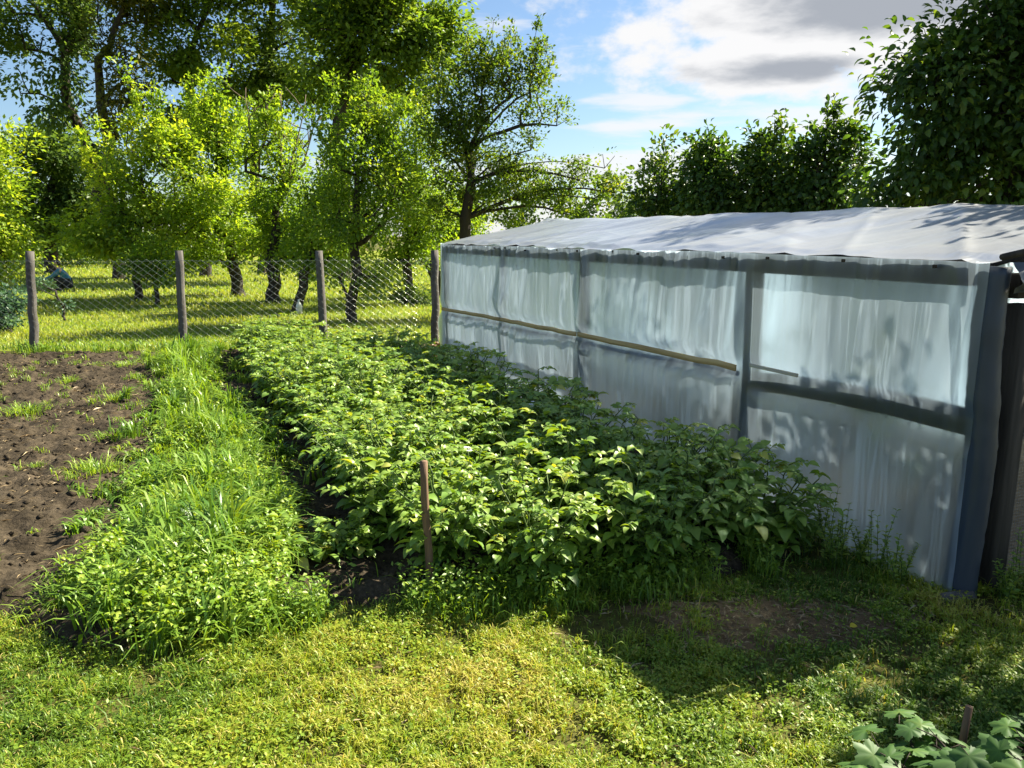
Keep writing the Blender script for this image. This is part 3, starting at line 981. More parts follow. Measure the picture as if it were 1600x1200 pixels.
def crown_mesh(name, rng, centres, sd, n_leaf, size, tmpl, mid, droop=.25, flat=.5, cs0=None, tb=0.0, wsc=1.0):
    bag = Bag()
    nc = len(centres)
    cs0 = np.ones(nc) if cs0 is None else cs0
    w = rng.gamma(2.0, 1.0, nc) * cs0 ** 1.3; w /= w.sum()
    ci = rng.choice(nc, n_leaf, p=w)
    cs = (rng.uniform(.6, 1.35, nc) * cs0)[ci]
    off = rng.normal(0, 1, (n_leaf, 3))
    off *= (rng.uniform(0, 1, n_leaf) ** .33 / (np.linalg.norm(off, axis=1) + 1e-9) * 1.7)[:, None]
    off = off * np.array([1, 1, .72]) * sd * cs[:, None]
    P = centres[ci] + off
    o = (P - mid); o /= np.linalg.norm(o, axis=1)[:, None] + 1e-9
    D = o * .6 + rng.normal(0, .6, (n_leaf, 3)) + off / (sd * 2) + np.array([0, 0, -droop])
    Nn = rng.normal(0, flat, (n_leaf, 3)) + o * .35 + np.array([0, 0, 1.0])
    tint = np.clip(rng.normal(.45, .17, n_leaf) + (rng.normal(0, .16, nc)[ci]) + tb, 0, 1)
    put(bag, tmpl, P, D, Nn, size * rng.uniform(.65, 1.25, n_leaf), tint, wsc)
    return bag.mesh(name)


def blob_points(rng, blobs, n, shell=.45):
    vol = np.array([b[3] * b[4] * b[5] for b in blobs]) ** .8
    bi = rng.choice(len(blobs), n, p=vol / vol.sum())
    B_ = np.array(blobs)[bi]
    d = rng.normal(0, 1, (n, 3)); d /= np.linalg.norm(d, axis=1)[:, None]
    r = rng.uniform(0, 1, n) ** shell
    return B_[:, :3] + d * r[:, None] * B_[:, 3:6]


def tree(name, label, cat, base, blobs_px, Y, leafmat, seed, n_clump=70, n_leaf=9000, leaf=.08, sd=.28, r=.12, fork=.4,
         lean=(0, 0), group=None, barkm='bark', tmpl='simple', depth=1.0, droop=.25, trunks=None, tb=0.0, shell=.45,
         wsc=1.0, min_z=.3, r_tip=.006, ydepth=0.0, shoots=0, shoot_len=1.0, lead=.6):
    """crown blobs are given as they were read off the photo; each becomes a real ellipsoid of leaf clumps at distance Y"""
    rg = np.random.default_rng(seed)
    base = np.array([base[0], base[1], 0.0])
    blobs = []
    for (px, py, rx, ry, *dy) in blobs_px:
        yy = Y + (dy[0] if dy else 0) + ydepth
        c = at(px, py, yy)
        s = yy / FPX
        rxm, rzm = rx * s, ry * s
        blobs.append((c[0] - base[0], c[1] - base[1], c[2], rxm, max(.5 * (rxm + rzm) * depth, .3), rzm))
    C = blob_points(rg, blobs, n_clump, shell)
    if shoots:
        hi = C[np.argsort(-C[:, 2] + rg.normal(0, .5, len(C)))[:shoots]]
        sh = []
        for c in hi:
            d = np.array([rg.normal(0, .22), rg.normal(0, .22), 1.0])
            if c[0] - 0 != 0: d[0] += .25 * np.sign(c[0]) * rg.uniform(0, 1)
            ln = sd * rg.uniform(2.0, 4.2) * shoot_len
            sh += [c + d * ln * f for f in (.35, .6, .8, 1.0)]
        C = np.concatenate([C, np.array(sh)])
    C = C[C[:, 2] > min_z]
    CS = np.ones(len(C))
    if shoots: CS[-len(shoots * [0]) * 4:] = .45
    mid = np.mean([b[:3] for b in blobs], axis=0)
    zlow = min(b[2] - b[5] for b in blobs)
    zf = max(.25, fork)
    root = empty(name, base)
    tag(root, label, cat, group)
    tr = []
    top = np.array([lean[0], lean[1], zf])
    for s in range(6):
        f = s / 5
        tr.append(top * np.array([f ** 1.4, f ** 1.4, f]) + (rg.normal(0, .03 * zf, 3) * np.array([1, 1, 0]) if 0 < s < 5 else 0))
    # leader up into the crown
    up = mid * lead + top * (1 - lead)
    up[2] = max(mid[2], zf + .3)
    for f in (.35, .7, 1.0):
        tr.append(top + (up - top) * f + rg.normal(0, .05, 3))
    pos, par, rad = skeleton(rg, tr, C, r_tip, r, limbs=np.array([b_[:3] for b_ in blobs]) * np.array([1, 1, .95]))
    obj('trunk', wood_mesh('trunk', pos, par, rad), M[barkm], root)
    obj('crown', crown_mesh('crown', rg, C, sd, n_leaf, leaf, leaf_template(tmpl), mid, droop, tb=tb, wsc=wsc, cs0=CS), M[leafmat], root)
    return root


def base_at(px, Y):
    p = at(px, 450, Y)
    return p[0], Y


OG = 'fruit trees in the orchard behind the fence'
# orchard row, left to right
tree('fruit_tree', 'bright yellow-green bushy fruit tree on thin trunks between the first two fence posts', 'tree', base_at(215, 19.2),
     [(185, 320, 70, 75), (255, 250, 55, 75), (240, 375, 80, 35), (150, 370, 50, 35), (300, 320, 45, 65)], 19.2, 'leaf_yellow', 1,
     shoots=26, n_clump=115, n_leaf=16000, leaf=.115, sd=.27, r=.09, fork=.9, group=OG, tb=.05)
tree('fruit_tree', 'slim young fruit tree with low dark foliage right of the yellow-green one', 'tree', base_at(243, 18.0),
     [(250, 425, 45, 28), (225, 405, 40, 30)], 18.0, 'leaf_orchard', 2, n_clump=26, n_leaf=2600, leaf=.10, sd=.25, r=.05, fork=.6, group=OG)
tree('fruit_tree', 'yellow-green fruit tree with a thick dark trunk behind the second fence post', 'tree', base_at(372, 20.6),
     [(325, 235, 60, 75), (345, 335, 85, 75), (400, 380, 60, 42), (300, 400, 50, 35)], 20.6, 'leaf_yellow', 3,
     shoots=26, n_clump=110, n_leaf=16000, leaf=.11, sd=.28, r=.15, fork=1.0, group=OG, lean=(-.1, 0))
tree('fruit_tree', 'fruit tree with a stout straight trunk and bare dead twigs on top', 'tree', base_at(426, 18.6),
     [(425, 270, 60, 75), (450, 345, 60, 60), (415, 395, 50, 35), (480, 400, 40, 35)], 18.6, 'leaf_yellow', 4,
     shoots=16, n_clump=90, n_leaf=12500, leaf=.10, sd=.25, r=.15, fork=1.1, group=OG, tb=-.05)
tree('fruit_tree', 'small fruit tree with a slanting trunk beside the white canister', 'tree', base_at(462, 16.5),
     [(505, 340, 45, 60), (485, 400, 42, 36), (530, 400, 30, 30)], 16.5, 'leaf_orchard', 5, shoots=10, n_clump=60, n_leaf=7500, leaf=.09, sd=.27, r=.1, fork=1.3,
     lean=(.42, 0), group=OG)
tree('fruit_tree', 'fruit tree with several stems fanning up from the ground behind the third post', 'tree', base_at(547, 14.3),
     [(560, 235, 52, 70), (545, 330, 52, 75), (600, 300, 40, 70), (530, 430, 28, 34), (590, 430, 30, 30)], 14.3, 'leaf_orchard', 6,
     shoots=26, n_clump=100, n_leaf=14000, leaf=.08, sd=.21, r=.1, fork=.35, group=OG, tb=.05)
tree('fruit_tree', 'fruit tree with a dark round bush of shoots around its trunk foot', 'tree', base_at(637, 18.2),
     [(640, 250, 52, 78), (655, 345, 58, 65), (620, 400, 40, 35)], 18.2, 'leaf_orchard', 7, shoots=20, n_clump=90, n_leaf=12500, leaf=.09, sd=.25, r=.12, fork=1.2,
     group=OG)
tree('shrub', 'dark round bush of shoots at the foot of a fruit tree', 'shrub', base_at(640, 17.9), [(640, 462, 24, 16)], 17.9, 'leaf_dark', 8,
     n_clump=22, n_leaf=1500, leaf=.08, sd=.14, r=.03, fork=.1, min_z=.05)
tree('fruit_tree', 'dark fruit tree with a forked trunk close behind the far greenhouse corner', 'tree', base_at(690, 20.5),
     [(690, 330, 42, 60), (650, 300, 40, 50), (720, 360, 40, 40)], 20.5, 'leaf_orchard', 9, n_clump=60, n_leaf=6500, leaf=.10, sd=.3, r=.17, fork=1.5, lean=(-.7, 0), group=OG)
tree('pear_tree', 'tall upright loose tree with spiky shoots and long boughs reaching over the greenhouse roof', 'tree', base_at(727, 15.5),
     [(730, 170, 38, 75), (765, 140, 24, 60), (695, 185, 35, 80), (800, 130, 24, 55), (840, 120, 22, 42), (740, 240, 70, 60), (830, 220, 35, 45), (870, 180, 25, 28),
      (790, 300, 60, 45), (860, 300, 45, 30), (905, 270, 35, 22), (945, 250, 22, 20), (700, 320, 50, 45), (880, 325, 30, 16), (960, 290, 18, 22), (930, 300, 22, 20)], 15.5, 'leaf_pear', 10,
     lead=.12, shoots=34, n_clump=330, n_leaf=21000, leaf=.078, sd=.165, r=.12, fork=1.3, depth=1.1, droop=.1, r_tip=.005)
# bare twigs: dead leaders standing above the stout tree
bt = Bag()
rgt = np.random.default_rng(77)
for (px0, py0, px1, py1) in ((400, 270, 383, 130), (405, 265, 420, 150), (440, 290, 445, 150), (450, 285, 478, 150), (445, 300, 500, 180), (470, 270, 492, 195), (420, 260, 400, 160)):
    p, q = at(px0, py0, 18.5), at(px1, py1, 18.4)
    k = 6
    pts = [p + (q - p) * s / k + rgt.normal(0, .04, 3) for s in range(k + 1)]
    bt.tube(pts, np.linspace(.028, .008, k + 1), 5)
    for s in range(2, k):
        e = pts[s] + np.array([rgt.normal(0, .3), rgt.normal(0, .2), rgt.uniform(.2, .6)])
        bt.tube([pts[s], (pts[s] + e) / 2 + rgt.normal(0, .03, 3), e], [.013, .009, .005], 4)
for o in [o for o in SC.objects if o.get('label', '').startswith('fruit tree with a stout')]:
    tw = obj('dead_twigs', bt.mesh('dead_twigs', True), M['twig'], o)
    tw.location = (-o.location[0], -o.location[1], 0)
# tall trees behind
BG = 'tall trees behind the orchard'
tree('tall_tree', 'tall tree with a dark trunk leaning left and thin foliage at the upper left', 'tree', base_at(225, 30),
     [(60, 60, 75, 60), (130, 40, 60, 60), (30, 130, 45, 40), (110, 160, 45, 45), (170, 230, 40, 60), (20, -40, 90, 60), (150, -60, 90, 60)], 30, 'leaf_dark', 21,
     n_clump=62, n_leaf=11000, leaf=.2, sd=.46, r=.19, fork=6.2, lean=(-2.2, 0), barkm='bark', group=BG, r_tip=.02)
tree('pine_tree', 'tall tree with brownish-green foliage and upright dark trunk behind the yellow-green fruit tree', 'tree', base_at(187, 28),
     [(195, 110, 38, 40), (170, 60, 30, 35), (215, 150, 30, 25), (190, -10, 50, 50), (180, 200, 25, 30)], 28, 'leaf_pine', 22,
     n_clump=70, n_leaf=6500, leaf=.2, sd=.42, r=.17, fork=7.5, barkm='bark', group=BG, r_tip=.02, wsc=.6)
tree('tall_tree', 'tall green tree with dense foliage above the yellow-green fruit trees', 'tree', base_at(322, 30),
     [(320, 60, 60, 65), (270, 110, 45, 50), (250, 30, 50, 50), (320, 190, 50, 45), (330, -30, 80, 60), (265, 200, 40, 50)], 30, 'leaf_maple', 23,
     n_clump=78, n_leaf=14000, leaf=.2, sd=.45, r=.18, fork=5, barkm='bark', group=BG, r_tip=.02)
tree('tall_tree', 'tall dark green tree with open boughs in the middle of the tall row', 'tree', base_at(412, 32),
     [(410, 50, 55, 55), (440, 120, 65, 50), (390, 150, 45, 45), (470, 40, 40, 50), (430, -50, 90, 60), (480, 190, 40, 40)], 32, 'leaf_dark', 24,
     n_clump=76, n_leaf=13500, leaf=.2, sd=.45, r=.19, fork=5.5, barkm='bark', group=BG, r_tip=.02, tb=.1)
tree('maple_tree', 'big broad dark green maple crown at the right end of the tall tree row', 'tree', base_at(535, 29),
     [(560, 70, 75, 65), (640, 60, 65, 60), (500, 130, 55, 50), (610, 130, 75, 38), (690, 70, 35, 40), (560, -40, 130, 60), (520, 40, 50, 60), (660, 10, 50, 40)], 29, 'leaf_maple', 25,
     n_clump=130, n_leaf=27000, leaf=.2, sd=.5, r=.28, fork=5.0, barkm='bark', group=BG, r_tip=.02, tb=.05)
tree('dark_tree', 'dark blue-green tree at the far left below the thin-leaved leaning tree', 'tree', base_at(85, 33),
     [(85, 250, 60, 55), (70, 320, 70, 55), (130, 300, 40, 60), (95, 205, 35, 25)], 33, 'leaf_dark', 26,
     n_clump=90, n_leaf=9500, leaf=.24, sd=.6, r=.25, fork=2, tb=-.1, r_tip=.02)
tree('fruit_tree', 'sunlit yellow-green tree cut off by the left picture edge', 'tree', base_at(-30, 17),
     [(-25, 330, 55, 75), (-10, 250, 35, 50), (5, 390, 38, 35), (-40, 420, 60, 50)], 17, 'leaf_yellow', 27,
     n_clump=90, n_leaf=9500, leaf=.11, sd=.32, r=.14, fork=1.0, tb=.1)
tree('shrub', 'blue-green bushy shrub behind the fence left of the first post', 'shrub', base_at(8, 12.6),
     [(5, 485, 38, 38), (-30, 500, 45, 40)], 12.6, 'leaf_blue', 28, n_clump=60, n_leaf=5200, leaf=.07, sd=.14, r=.04, fork=.15, min_z=.05)
tree('shrub', 'pale green wispy shrub behind the fence right of the first post', 'shrub', base_at(95, 14.5),
     [(66, 444, 10, 7), (104, 478, 9, 7)], 14.5, 'leaf_blue', 29, n_clump=14, n_leaf=380, leaf=.06, sd=.08, r=.025, fork=.15, min_z=.05)


def hedge(name, label, x0, x1, Y, hgt, dep, mat, seed, n, leaf):
    rg = np.random.default_rng(seed)
    k = int((x1 - x0) * 5)
    C = np.stack([rg.uniform(x0, x1, k), Y + rg.normal(0, dep * .4, k), np.zeros(k)], 1)
    top = hgt * (.7 + .6 * vn(C[:, 0] * .5, C[:, 0] * 0, seed))
    C[:, 2] = rg.uniform(.1, 1, k) ** .7 * top
    base = np.array([(x0 + x1) / 2, Y, 0])
    root = empty(name, base)
    tag(root, label, 'hedge')
    C = C - base
    for c in C[::8]:
        b = Bag()
        f = np.array([c[0] + rg.normal(0, .2), c[1], 0])
        b.tube([f, (f + c) / 2 + rg.normal(0, .08, 3), c], [.04, .03, .015], 5)
        obj('stem', b.mesh('stem', True), M['bark'], root)
    bag = Bag()
    ci = rg.integers(0, k, n)
    P = C[ci] + rg.normal(0, .33, (n, 3)) * np.array([1.2, 1, .8])
    P[:, 2] = np.abs(P[:, 2])
    put(bag, leaf_template('simple'), P, rg.normal(0, 1, (n, 3)) + np.array([0, -.3, 0]), rg.normal(0, .6, (n, 3)) + np.array([0, -.4, 1]), leaf * rg.uniform(.6, 1.3, n),
        np.clip(rg.normal(.45, .2, n) + rg.normal(0, .15, k)[ci], 0, 1), 1.1)
    obj('foliage', bag.mesh('foliage'), M[mat], root)


hedge('hedge', 'low bright green hedge at the back of the mown grass, left side', -36, -15, 40, 1.5, 1.8, 'leaf_orchard', 31, 13000, .19)
hedge('hedge', 'dark tall hedge closing off the orchard behind the fruit trees', -48, 8, 46, 4.4, 2.8, 'leaf_dark', 32, 30000, .3)

# trees behind the greenhouse
CG = 'cherry trees behind the greenhouse'
for (lab, px, Y, bl, sd_, nl) in (
    ('low cherry tree at the left end of the row behind the greenhouse', 1025, 11.2, [(1035, 300, 34, 38), (1005, 325, 24, 25), (1060, 320, 35, 35)], 41, 2000),
    ('pointed cherry tree second from the left in the row behind the greenhouse', 1115, 10.6, [(1110, 275, 42, 40), (1110, 245, 22, 26), (1120, 320, 60, 40)], 42, 3000),
    ('dense cherry tree in the middle of the row behind the greenhouse', 1205, 10.2, [(1205, 285, 48, 42), (1200, 255, 26, 30), (1215, 325, 60, 40)], 43, 3000),
    ('cherry tree with upright leafy shoots behind the greenhouse, touching the tall dark tree', 1285, 9.8, [(1275, 270, 45, 45), (1290, 225, 28, 28), (1325, 265, 30, 50), (1290, 320, 60, 45)], 44, 3200)):
    tree('cherry_tree', lab, 'tree', base_at(px, Y), bl, Y, 'leaf_cherry', sd_, shoots=6, shoot_len=.6, n_clump=64, n_leaf=int(nl * 1.6), leaf=.085, sd=.19, r=.07, fork=.5, group=CG,
         tmpl='cherry', droop=.25, min_z=.5, depth=1.0)
tree('cherry_tree', 'tall dark dense tree at the right edge of the picture above the greenhouse roof', 'tree', base_at(1590, 8.0),
     [(1500, 170, 105, 110), (1445, 120, 60, 65), (1425, 230, 50, 65), (1560, 60, 90, 80), (1500, 290, 120, 60), (1620, 190, 120, 130), (1650, 30, 130, 120), (1700, -100, 150, 120),
      (1460, 70, 35, 35), (1570, -20, 60, 50), (1400, 300, 35, 35)],
     8.0, 'leaf_cherry', 45, n_clump=220, n_leaf=24000, leaf=.092, sd=.235, r=.13, fork=.9, tmpl='cherry', droop=.35, min_z=.5, depth=.8, tb=-.05)
# unseen tree added beyond the right edge to shade the lawn and greenhouse doorway
EXTRA = True
if EXTRA:
    rg_b = [(2600, -150, 250, 190), (2520, 40, 180, 140), (2720, 20, 250, 180), (2060, 70, 230, 190, 1.6), (2120, 330, 190, 120, 1.6)]  # last two blobs are shaped to keep sun out of the doorway
    tree('cherry_tree', 'unseen cherry tree added beyond the right edge to shade the lawn', 'tree', (5.6, 3.5),
         rg_b, 3.6, 'leaf_cherry', 46, n_clump=150, n_leaf=9500, leaf=.11, sd=.2, r=.1, fork=1.0, tmpl='cherry', min_z=1.2, depth=.9)

# ------------------------------------------------------------------ greenhouse
def greenhouse():
    rg = np.random.default_rng(5)
    root = empty('greenhouse', G(GH_A, GH_B), TH)
    tag(root, 'low greenhouse of milky plastic film on a wooden frame beside the potatoes', 'greenhouse')
    L, W = GH_L, GH_W
    # ---- frame (inside the film)
    py = [1.435, 3.456, 5.11, L - .05]
    for s, y in enumerate(py):
        b = Bag()
        w = (.06, .05, .04, .045)[s]
        xo = w - .008
        b.tube([(xo, y, -.05), (xo + .004, y + rg.normal(0, .015), .75), (xo, y, EAVE - .1)], [w * 1.05, w, w * .95], 10, rng=rg, rough=.02)
        obj('post', b.mesh('post', True), M['frame_wood'], root)
    for s, y in enumerate((0.1, 1.6, 3.4, 5.1, L - .06)):      # far side
        b = Bag(); b.tube([(W - .07, y, -.05), (W - .07, y, .7), (W - .07, y, EAVE - .1)], [.05, .048, .045], 8)
        obj('post', b.mesh('post', True), M['frame_wood'], root)
    b = Bag(); b.box((-.012, .06, EAVE - .115), (.075, L - .02, EAVE - .012), bev=.008)
    obj('eave_beam', b.mesh('eave_beam'), M['frame_wood'], root)
    b = Bag(); b.box((W - .105, .03, EAVE - .115), (W - .025, L - .02, EAVE - .012), bev=.008)
    obj('eave_beam', b.mesh('eave_beam'), M['frame_wood'], root)
    b = Bag(); b.box((W / 2 - .04, .03, RIDGE - .13), (W / 2 + .04, L - .02, RIDGE - .03), bev=.008)
    obj('ridge_beam', b.mesh('ridge_beam'), M['frame_wood'], root)
    for y in (.12, 1.5, 3.5, 5.2, L - .1):
        b = Bag()
        for sg in (-1, 1):
            x0 = W / 2 + sg * (W / 2 - .07)
            b.tube([(x0, y, EAVE - .04), (W / 2 + sg * .06, y, RIDGE - .07)], .028, 8)
        obj('rafter', b.mesh('rafter', True), M['frame_wood'], root)
    b = Bag()
    pts = [(.045, .03, .795), (.045, .4, .80), (.045, .8, .785), (.043, 1.15, .765), (.043, 1.40, .735)]
    b.tube(pts, [.062, .064, .06, .058, .055], 12, rng=rg, rough=.03)
    obj('mid_rail', b.mesh('mid_rail', True), M['frame_wood'], root)
    b = Bag()
    ys = np.linspace(1.5, L - .06, 26)
    zz = np.interp(ys, [1.4, L], [.79, .665]) - .03 * np.abs(np.sin(ys * 1.7))
    b.tube(np.stack([np.full(26, .012), ys, zz], 1), .016, 6)
    obj('inner_rail', b.mesh('inner_rail', True), M['frame_wood'], root)
    # ---- laths nailed outside the film
    def xw(y):
        return -.03
    for (ya, yb, za, zb) in ((1.47, 3.44, .815, .788), (3.47, 5.10, .788, .752), (5.12, L - .02, .752, .706)):
        b = Bag()
        k = 12
        yy = np.linspace(ya, yb, k); zz = np.linspace(za, zb, k) + rg.normal(0, .0025, k)
        V = []
        hw = .019 if ya > 1.4 else .011
        for q in range(k):
            for (dx, dz) in ((-.034, -hw), (-.045, -hw), (-.045, hw), (-.034, hw)):
                V.append((dx, yy[q], zz[q] + dz))
        V = np.array(V); Q = []
        for q in range(k - 1):
            for e in range(4):
                f = (e + 1) % 4
                Q.append([q * 4 + e, q * 4 + f, q * 4 + 4 + f, q * 4 + 4 + e])
        Q += [[0, 3, 2, 1], [(k - 1) * 4 + e for e in range(4)]]
        b.add(V, [np.array(Q)[:, ::-1]])
        obj('lath', b.mesh('lath'), M['lath_wood'], root)
    b = Bag(); b.box((-.052, .96, .842), (-.040, 1.34, .862), bev=.002)
    obj('lath', b.mesh('lath'), M['white_lath'], root)
    # ---- wall film with hanging folds
    ny, nz = 420, 60
    y = np.linspace(-.035, L + .02, ny); z = np.linspace(.0, EAVE + .005, nz)
    Yv, Zv = np.meshgrid(y, z)
    t = Zv / EAVE

    def folds(seed, f, skew):
        yy = Yv + skew * (1 - t) * (vn(Yv * .8, Yv * 0, seed + 3) - .5)
        v = vn(yy * f, Zv * .55, seed)
        return 1 - np.abs(v * 2 - 1)
    loose = np.clip((Yv - 1.3) / .25, .35, 1)          # the near bay is stretched tighter
    X = -.018 - (folds(1, 7, .9) ** 2 * .024 + folds(2, 15, .7) ** 2 * .014 + folds(6, 4, 1.6) ** 3 * .032) * loose * (.45 + .75 * np.clip(1 - np.abs(t - .55), 0, 1))
    X += -.010 * (vn(Yv * 26, Zv * 0, 9) - .5) * np.exp(-(1 - t) * 7)      # gathered under the nails
    bays = [0, 1.435, 3.456, 5.11, L]
    for q in range(4):
        c = (bays[q] + bays[q + 1]) / 2; hw = (bays[q + 1] - bays[q]) / 2
        u = np.clip(1 - ((Yv - c) / hw) ** 2, 0, 1)
        X += -.018 * u * np.sin(np.pi * np.clip(t, 0, 1)) * (1 if q else .4)
    lz = np.interp(Yv, [0, 1.45, L], [.80, .815, .706])
    pin = np.where(Yv > 1.4, np.exp(-((Zv - lz) / .07) ** 2), np.exp(-(np.maximum(np.abs(Zv - .78) - .05, 0) / .05) ** 2))
    X = X * (1 - pin) + (-.022) * pin
    X += -.035 * np.clip(.12 - t, 0, .12) / .12 * vn(Yv * 3, Yv * 0, 4)
    Ztop = Zv - t ** 6 * .022 * (vn(Yv * 1.1, Yv * 0, 12) - .2) * 1.3
    V = np.stack([X, Yv, Ztop], -1).reshape(-1, 3)
    i = np.arange(nz - 1)[:, None] * ny; j = np.arange(ny - 1)[None]
    Q = np.stack([i + j, i + ny + j, i + ny + j + 1, i + j + 1], -1).reshape(-1, 4)
    b = Bag(); b.add(V, [Q])
    obj('side_film', b.mesh('side_film', True), M['film_wall'], root)
    # far side film
    y2 = np.linspace(0, L, 60); z2 = np.linspace(0, EAVE, 12)
    Y2, Z2 = np.meshgrid(y2, z2)
    X2 = W + .004 + .02 * (vn(Y2 * 4, Z2 * .5, 77) - .3)
    i = np.arange(11)[:, None] * 60; j = np.arange(59)[None]
    b = Bag(); b.add(np.stack([X2, Y2, Z2], -1).reshape(-1, 3), [np.stack([i + j, i + j + 1, i + 60 + j + 1, i + 60 + j], -1).reshape(-1, 4)])
    obj('side_film', b.mesh('side_film', True), M['film_far'], root)
    # far gable film
    x2 = np.linspace(-.015, W, 40); t2 = np.linspace(0, 1, 14)
    X3, T3 = np.meshgrid(x2, t2)
    top = EAVE + (RIDGE - EAVE) * (1 - np.abs(X3 - W / 2) / (W / 2 + .02)) - .01
    Y3 = L + .022 + .02 * (vn(X3 * 4, T3, 78) - .3)
    i = np.arange(13)[:, None] * 40; j = np.arange(39)[None]
    b = Bag(); b.add(np.stack([X3, Y3, T3 * top], -1).reshape(-1, 3), [np.stack([i + j, i + 40 + j, i + 40 + j + 1, i + j + 1], -1).reshape(-1, 4)])
    obj('gable_film', b.mesh('gable_film', True), M['film_far'], root)
    # ---- roof film: two slopes in one sheet, sagging between the rafters
    nx, nyy = 90, 300
    xr = np.linspace(-.045, W + .045, nx); yr = np.linspace(-.06, L + .05, nyy)
    XR, YR = np.meshgrid(xr, yr)
    s = 1 - np.abs(XR - W / 2) / (W / 2)
    Z = EAVE + .012 + (RIDGE - EAVE) * np.clip(s, -.1, 1)
    Z = Z - .018 * np.exp(-((XR - W / 2) / .08) ** 2)
    sag = np.abs(np.sin(np.pi * YR / 1.72)) * np.sin(np.pi * np.clip(s, 0, 1))
    Z -= .022 * sag
    Z += .020 * (vn(YR * 4 + XR * 1.2, XR * .7, 3) - .5) + .014 * (vn(YR * 9 + XR * 2.5, XR * .9, 13) - .5) + .012 * (1 - np.abs(2 * vn(YR * 3.1 - XR * 2.2, XR * .8 + YR * .3, 23) - 1)) ** 4
    Z += np.where(s < .02, -.02 * vn(YR * 3, YR * 0, 8), 0)
    Z += .05 * np.exp(-((YR - L) / .25) ** 2) * np.exp(-((s - 1) / .16) ** 2) * (vn(XR * 9, YR * 9, 5))
    i = np.arange(nyy - 1)[:, None] * nx; j = np.arange(nx - 1)[None]
    b = Bag(); b.add(np.stack([XR, YR, Z], -1).reshape(-1, 3), [np.stack([i + j, i + j + 1, i + nx + j + 1, i + nx + j], -1).reshape(-1, 4)])
    obj('roof_film', b.mesh('roof_film', True), M['film_roof'], root)
    # nails and torn bits under the eave
    for y in np.cumsum(rg.uniform(.16, .62, 15)):
        if y > L - .05: break
        yy = y; zz = EAVE - .03 + rg.normal(0, .008)
        b = Bag(); b.box((-.052, yy - .004, zz - .009), (-.028, yy + .004, zz + .007), bev=.002)
        obj('nail', b.mesh('nail'), M['dark_wood'], root)
    # ---- near corner post wrapped in film
    b = Bag()
    zs = np.linspace(-.03, 1.47, 42)
    k = 26
    pts = np.stack([.055 + .012 * np.sin(zs * 4), .0 + .01 * np.cos(zs * 5) - .02, zs], 1)
    b.tube(pts, np.interp(zs, [-.03, .1, .3, 1.3, 1.47], [.074, .068, .062, .062, .052]) * (1 + .12 * (vn(zs * 9, zs * 0, 3) - .5)), k, rng=rg, rough=.03)
    obj('corner_post', b.mesh('corner_post', True), M['film_wrap'], root)
    # crumpled film where wall and roof meet
    b = Bag()
    u = np.linspace(0, 1, 30); v = np.linspace(0, 1, 18)
    U, Vv = np.meshgrid(u, v)
    Xc = .05 + U * .55
    Zc = EAVE - .01 - Vv * (.12 + .05 * vn(U * 5, Vv * 0, 3))
    Yc = -.075 - .035 * vn(U * 9, Vv * 6, 2) - .03 * np.sin(np.pi * Vv)
    i = np.arange(17)[:, None] * 30; j = np.arange(29)[None]
    b.add(np.stack([Xc, Yc, Zc], -1).reshape(-1, 3), [np.stack([i + j, i + j + 1, i + 30 + j + 1, i + 30 + j], -1).reshape(-1, 4)])
    obj('crumpled_film', b.mesh('crumpled_film', True), M['film_wrap'], root)
    b = Bag(); b.tube([(-.03, -.085, EAVE + .012), (.6, -.08, EAVE + .10), (W / 2, -.075, RIDGE + .03)], [.014, .016, .016], 8)
    obj('roof_pole', b.mesh('roof_pole', True), M['dark_wood'], root)
    # ---- near end: lintel, jamb and wire mesh
    b = Bag(); b.box((.14, -.06, EAVE - .165), (W - .02, .02, EAVE - .06), bev=.006)
    obj('lintel', b.mesh('lintel'), M['dark_wood'], root)
    b = Bag(); b.box((.17, -.075, -.02), (.27, .025, EAVE - .19), bev=.006)
    obj('jamb', b.mesh('jamb'), M['dark_wood'], root)
    b = Bag(); b.box((1.45, -.075, -.02), (1.55, .025, EAVE - .19), bev=.006)
    obj('jamb', b.mesh('jamb'), M['dark_wood'], root)
    b = Bag()
    for x in np.arange(.275, 1.45, .0165):
        b.tube([(x, -.03, .03), (x, -.03, EAVE - .17)], .0011, 4, cap=False)
    for z_ in np.arange(.03, EAVE - .17, .0165):
        b.tube([(.275, -.031, z_), (1.448, -.031, z_)], .0011, 4, cap=False)
    obj('wire_mesh', b.mesh('wire_mesh'), M['dark_wire'], root)
    b = Bag()
    x4 = np.linspace(1.56, W, 24); t4 = np.linspace(0, 1, 10)
    X4, T4 = np.meshgrid(x4, t4)
    i = np.arange(9)[:, None] * 24; j = np.arange(23)[None]
    b.add(np.stack([X4, -.01 + .02 * vn(X4 * 4, T4, 3), T4 * (EAVE - .17)], -1).reshape(-1, 3), [np.stack([i + j, i + j + 1, i + 24 + j + 1, i + 24 + j], -1).reshape(-1, 4)])
    obj('end_film', b.mesh('end_film', True), M['film_wall'], root)
    return root


GH = greenhouse()
# soil inside
b = Bag()
nq = 30
xx, yy = np.meshgrid(np.linspace(.02, GH_W - .02, nq), np.linspace(.0, GH_L - .02, nq))
zz = .012 + .05 * (fbm(xx * 2, yy * 2, 3) - .3)
i = np.arange(nq - 1)[:, None] * nq; j = np.arange(nq - 1)[None]
b.add(np.stack([xx, yy, np.maximum(zz, .008)], -1).reshape(-1, 3), [np.stack([i + j, i + j + 1, i + nq + j + 1, i + nq + j], -1).reshape(-1, 4)])
tag(obj('indoor_soil', b.mesh('indoor_soil', True), M['run_soil'], loc=G(GH_A, GH_B), rz=TH), kind='structure')


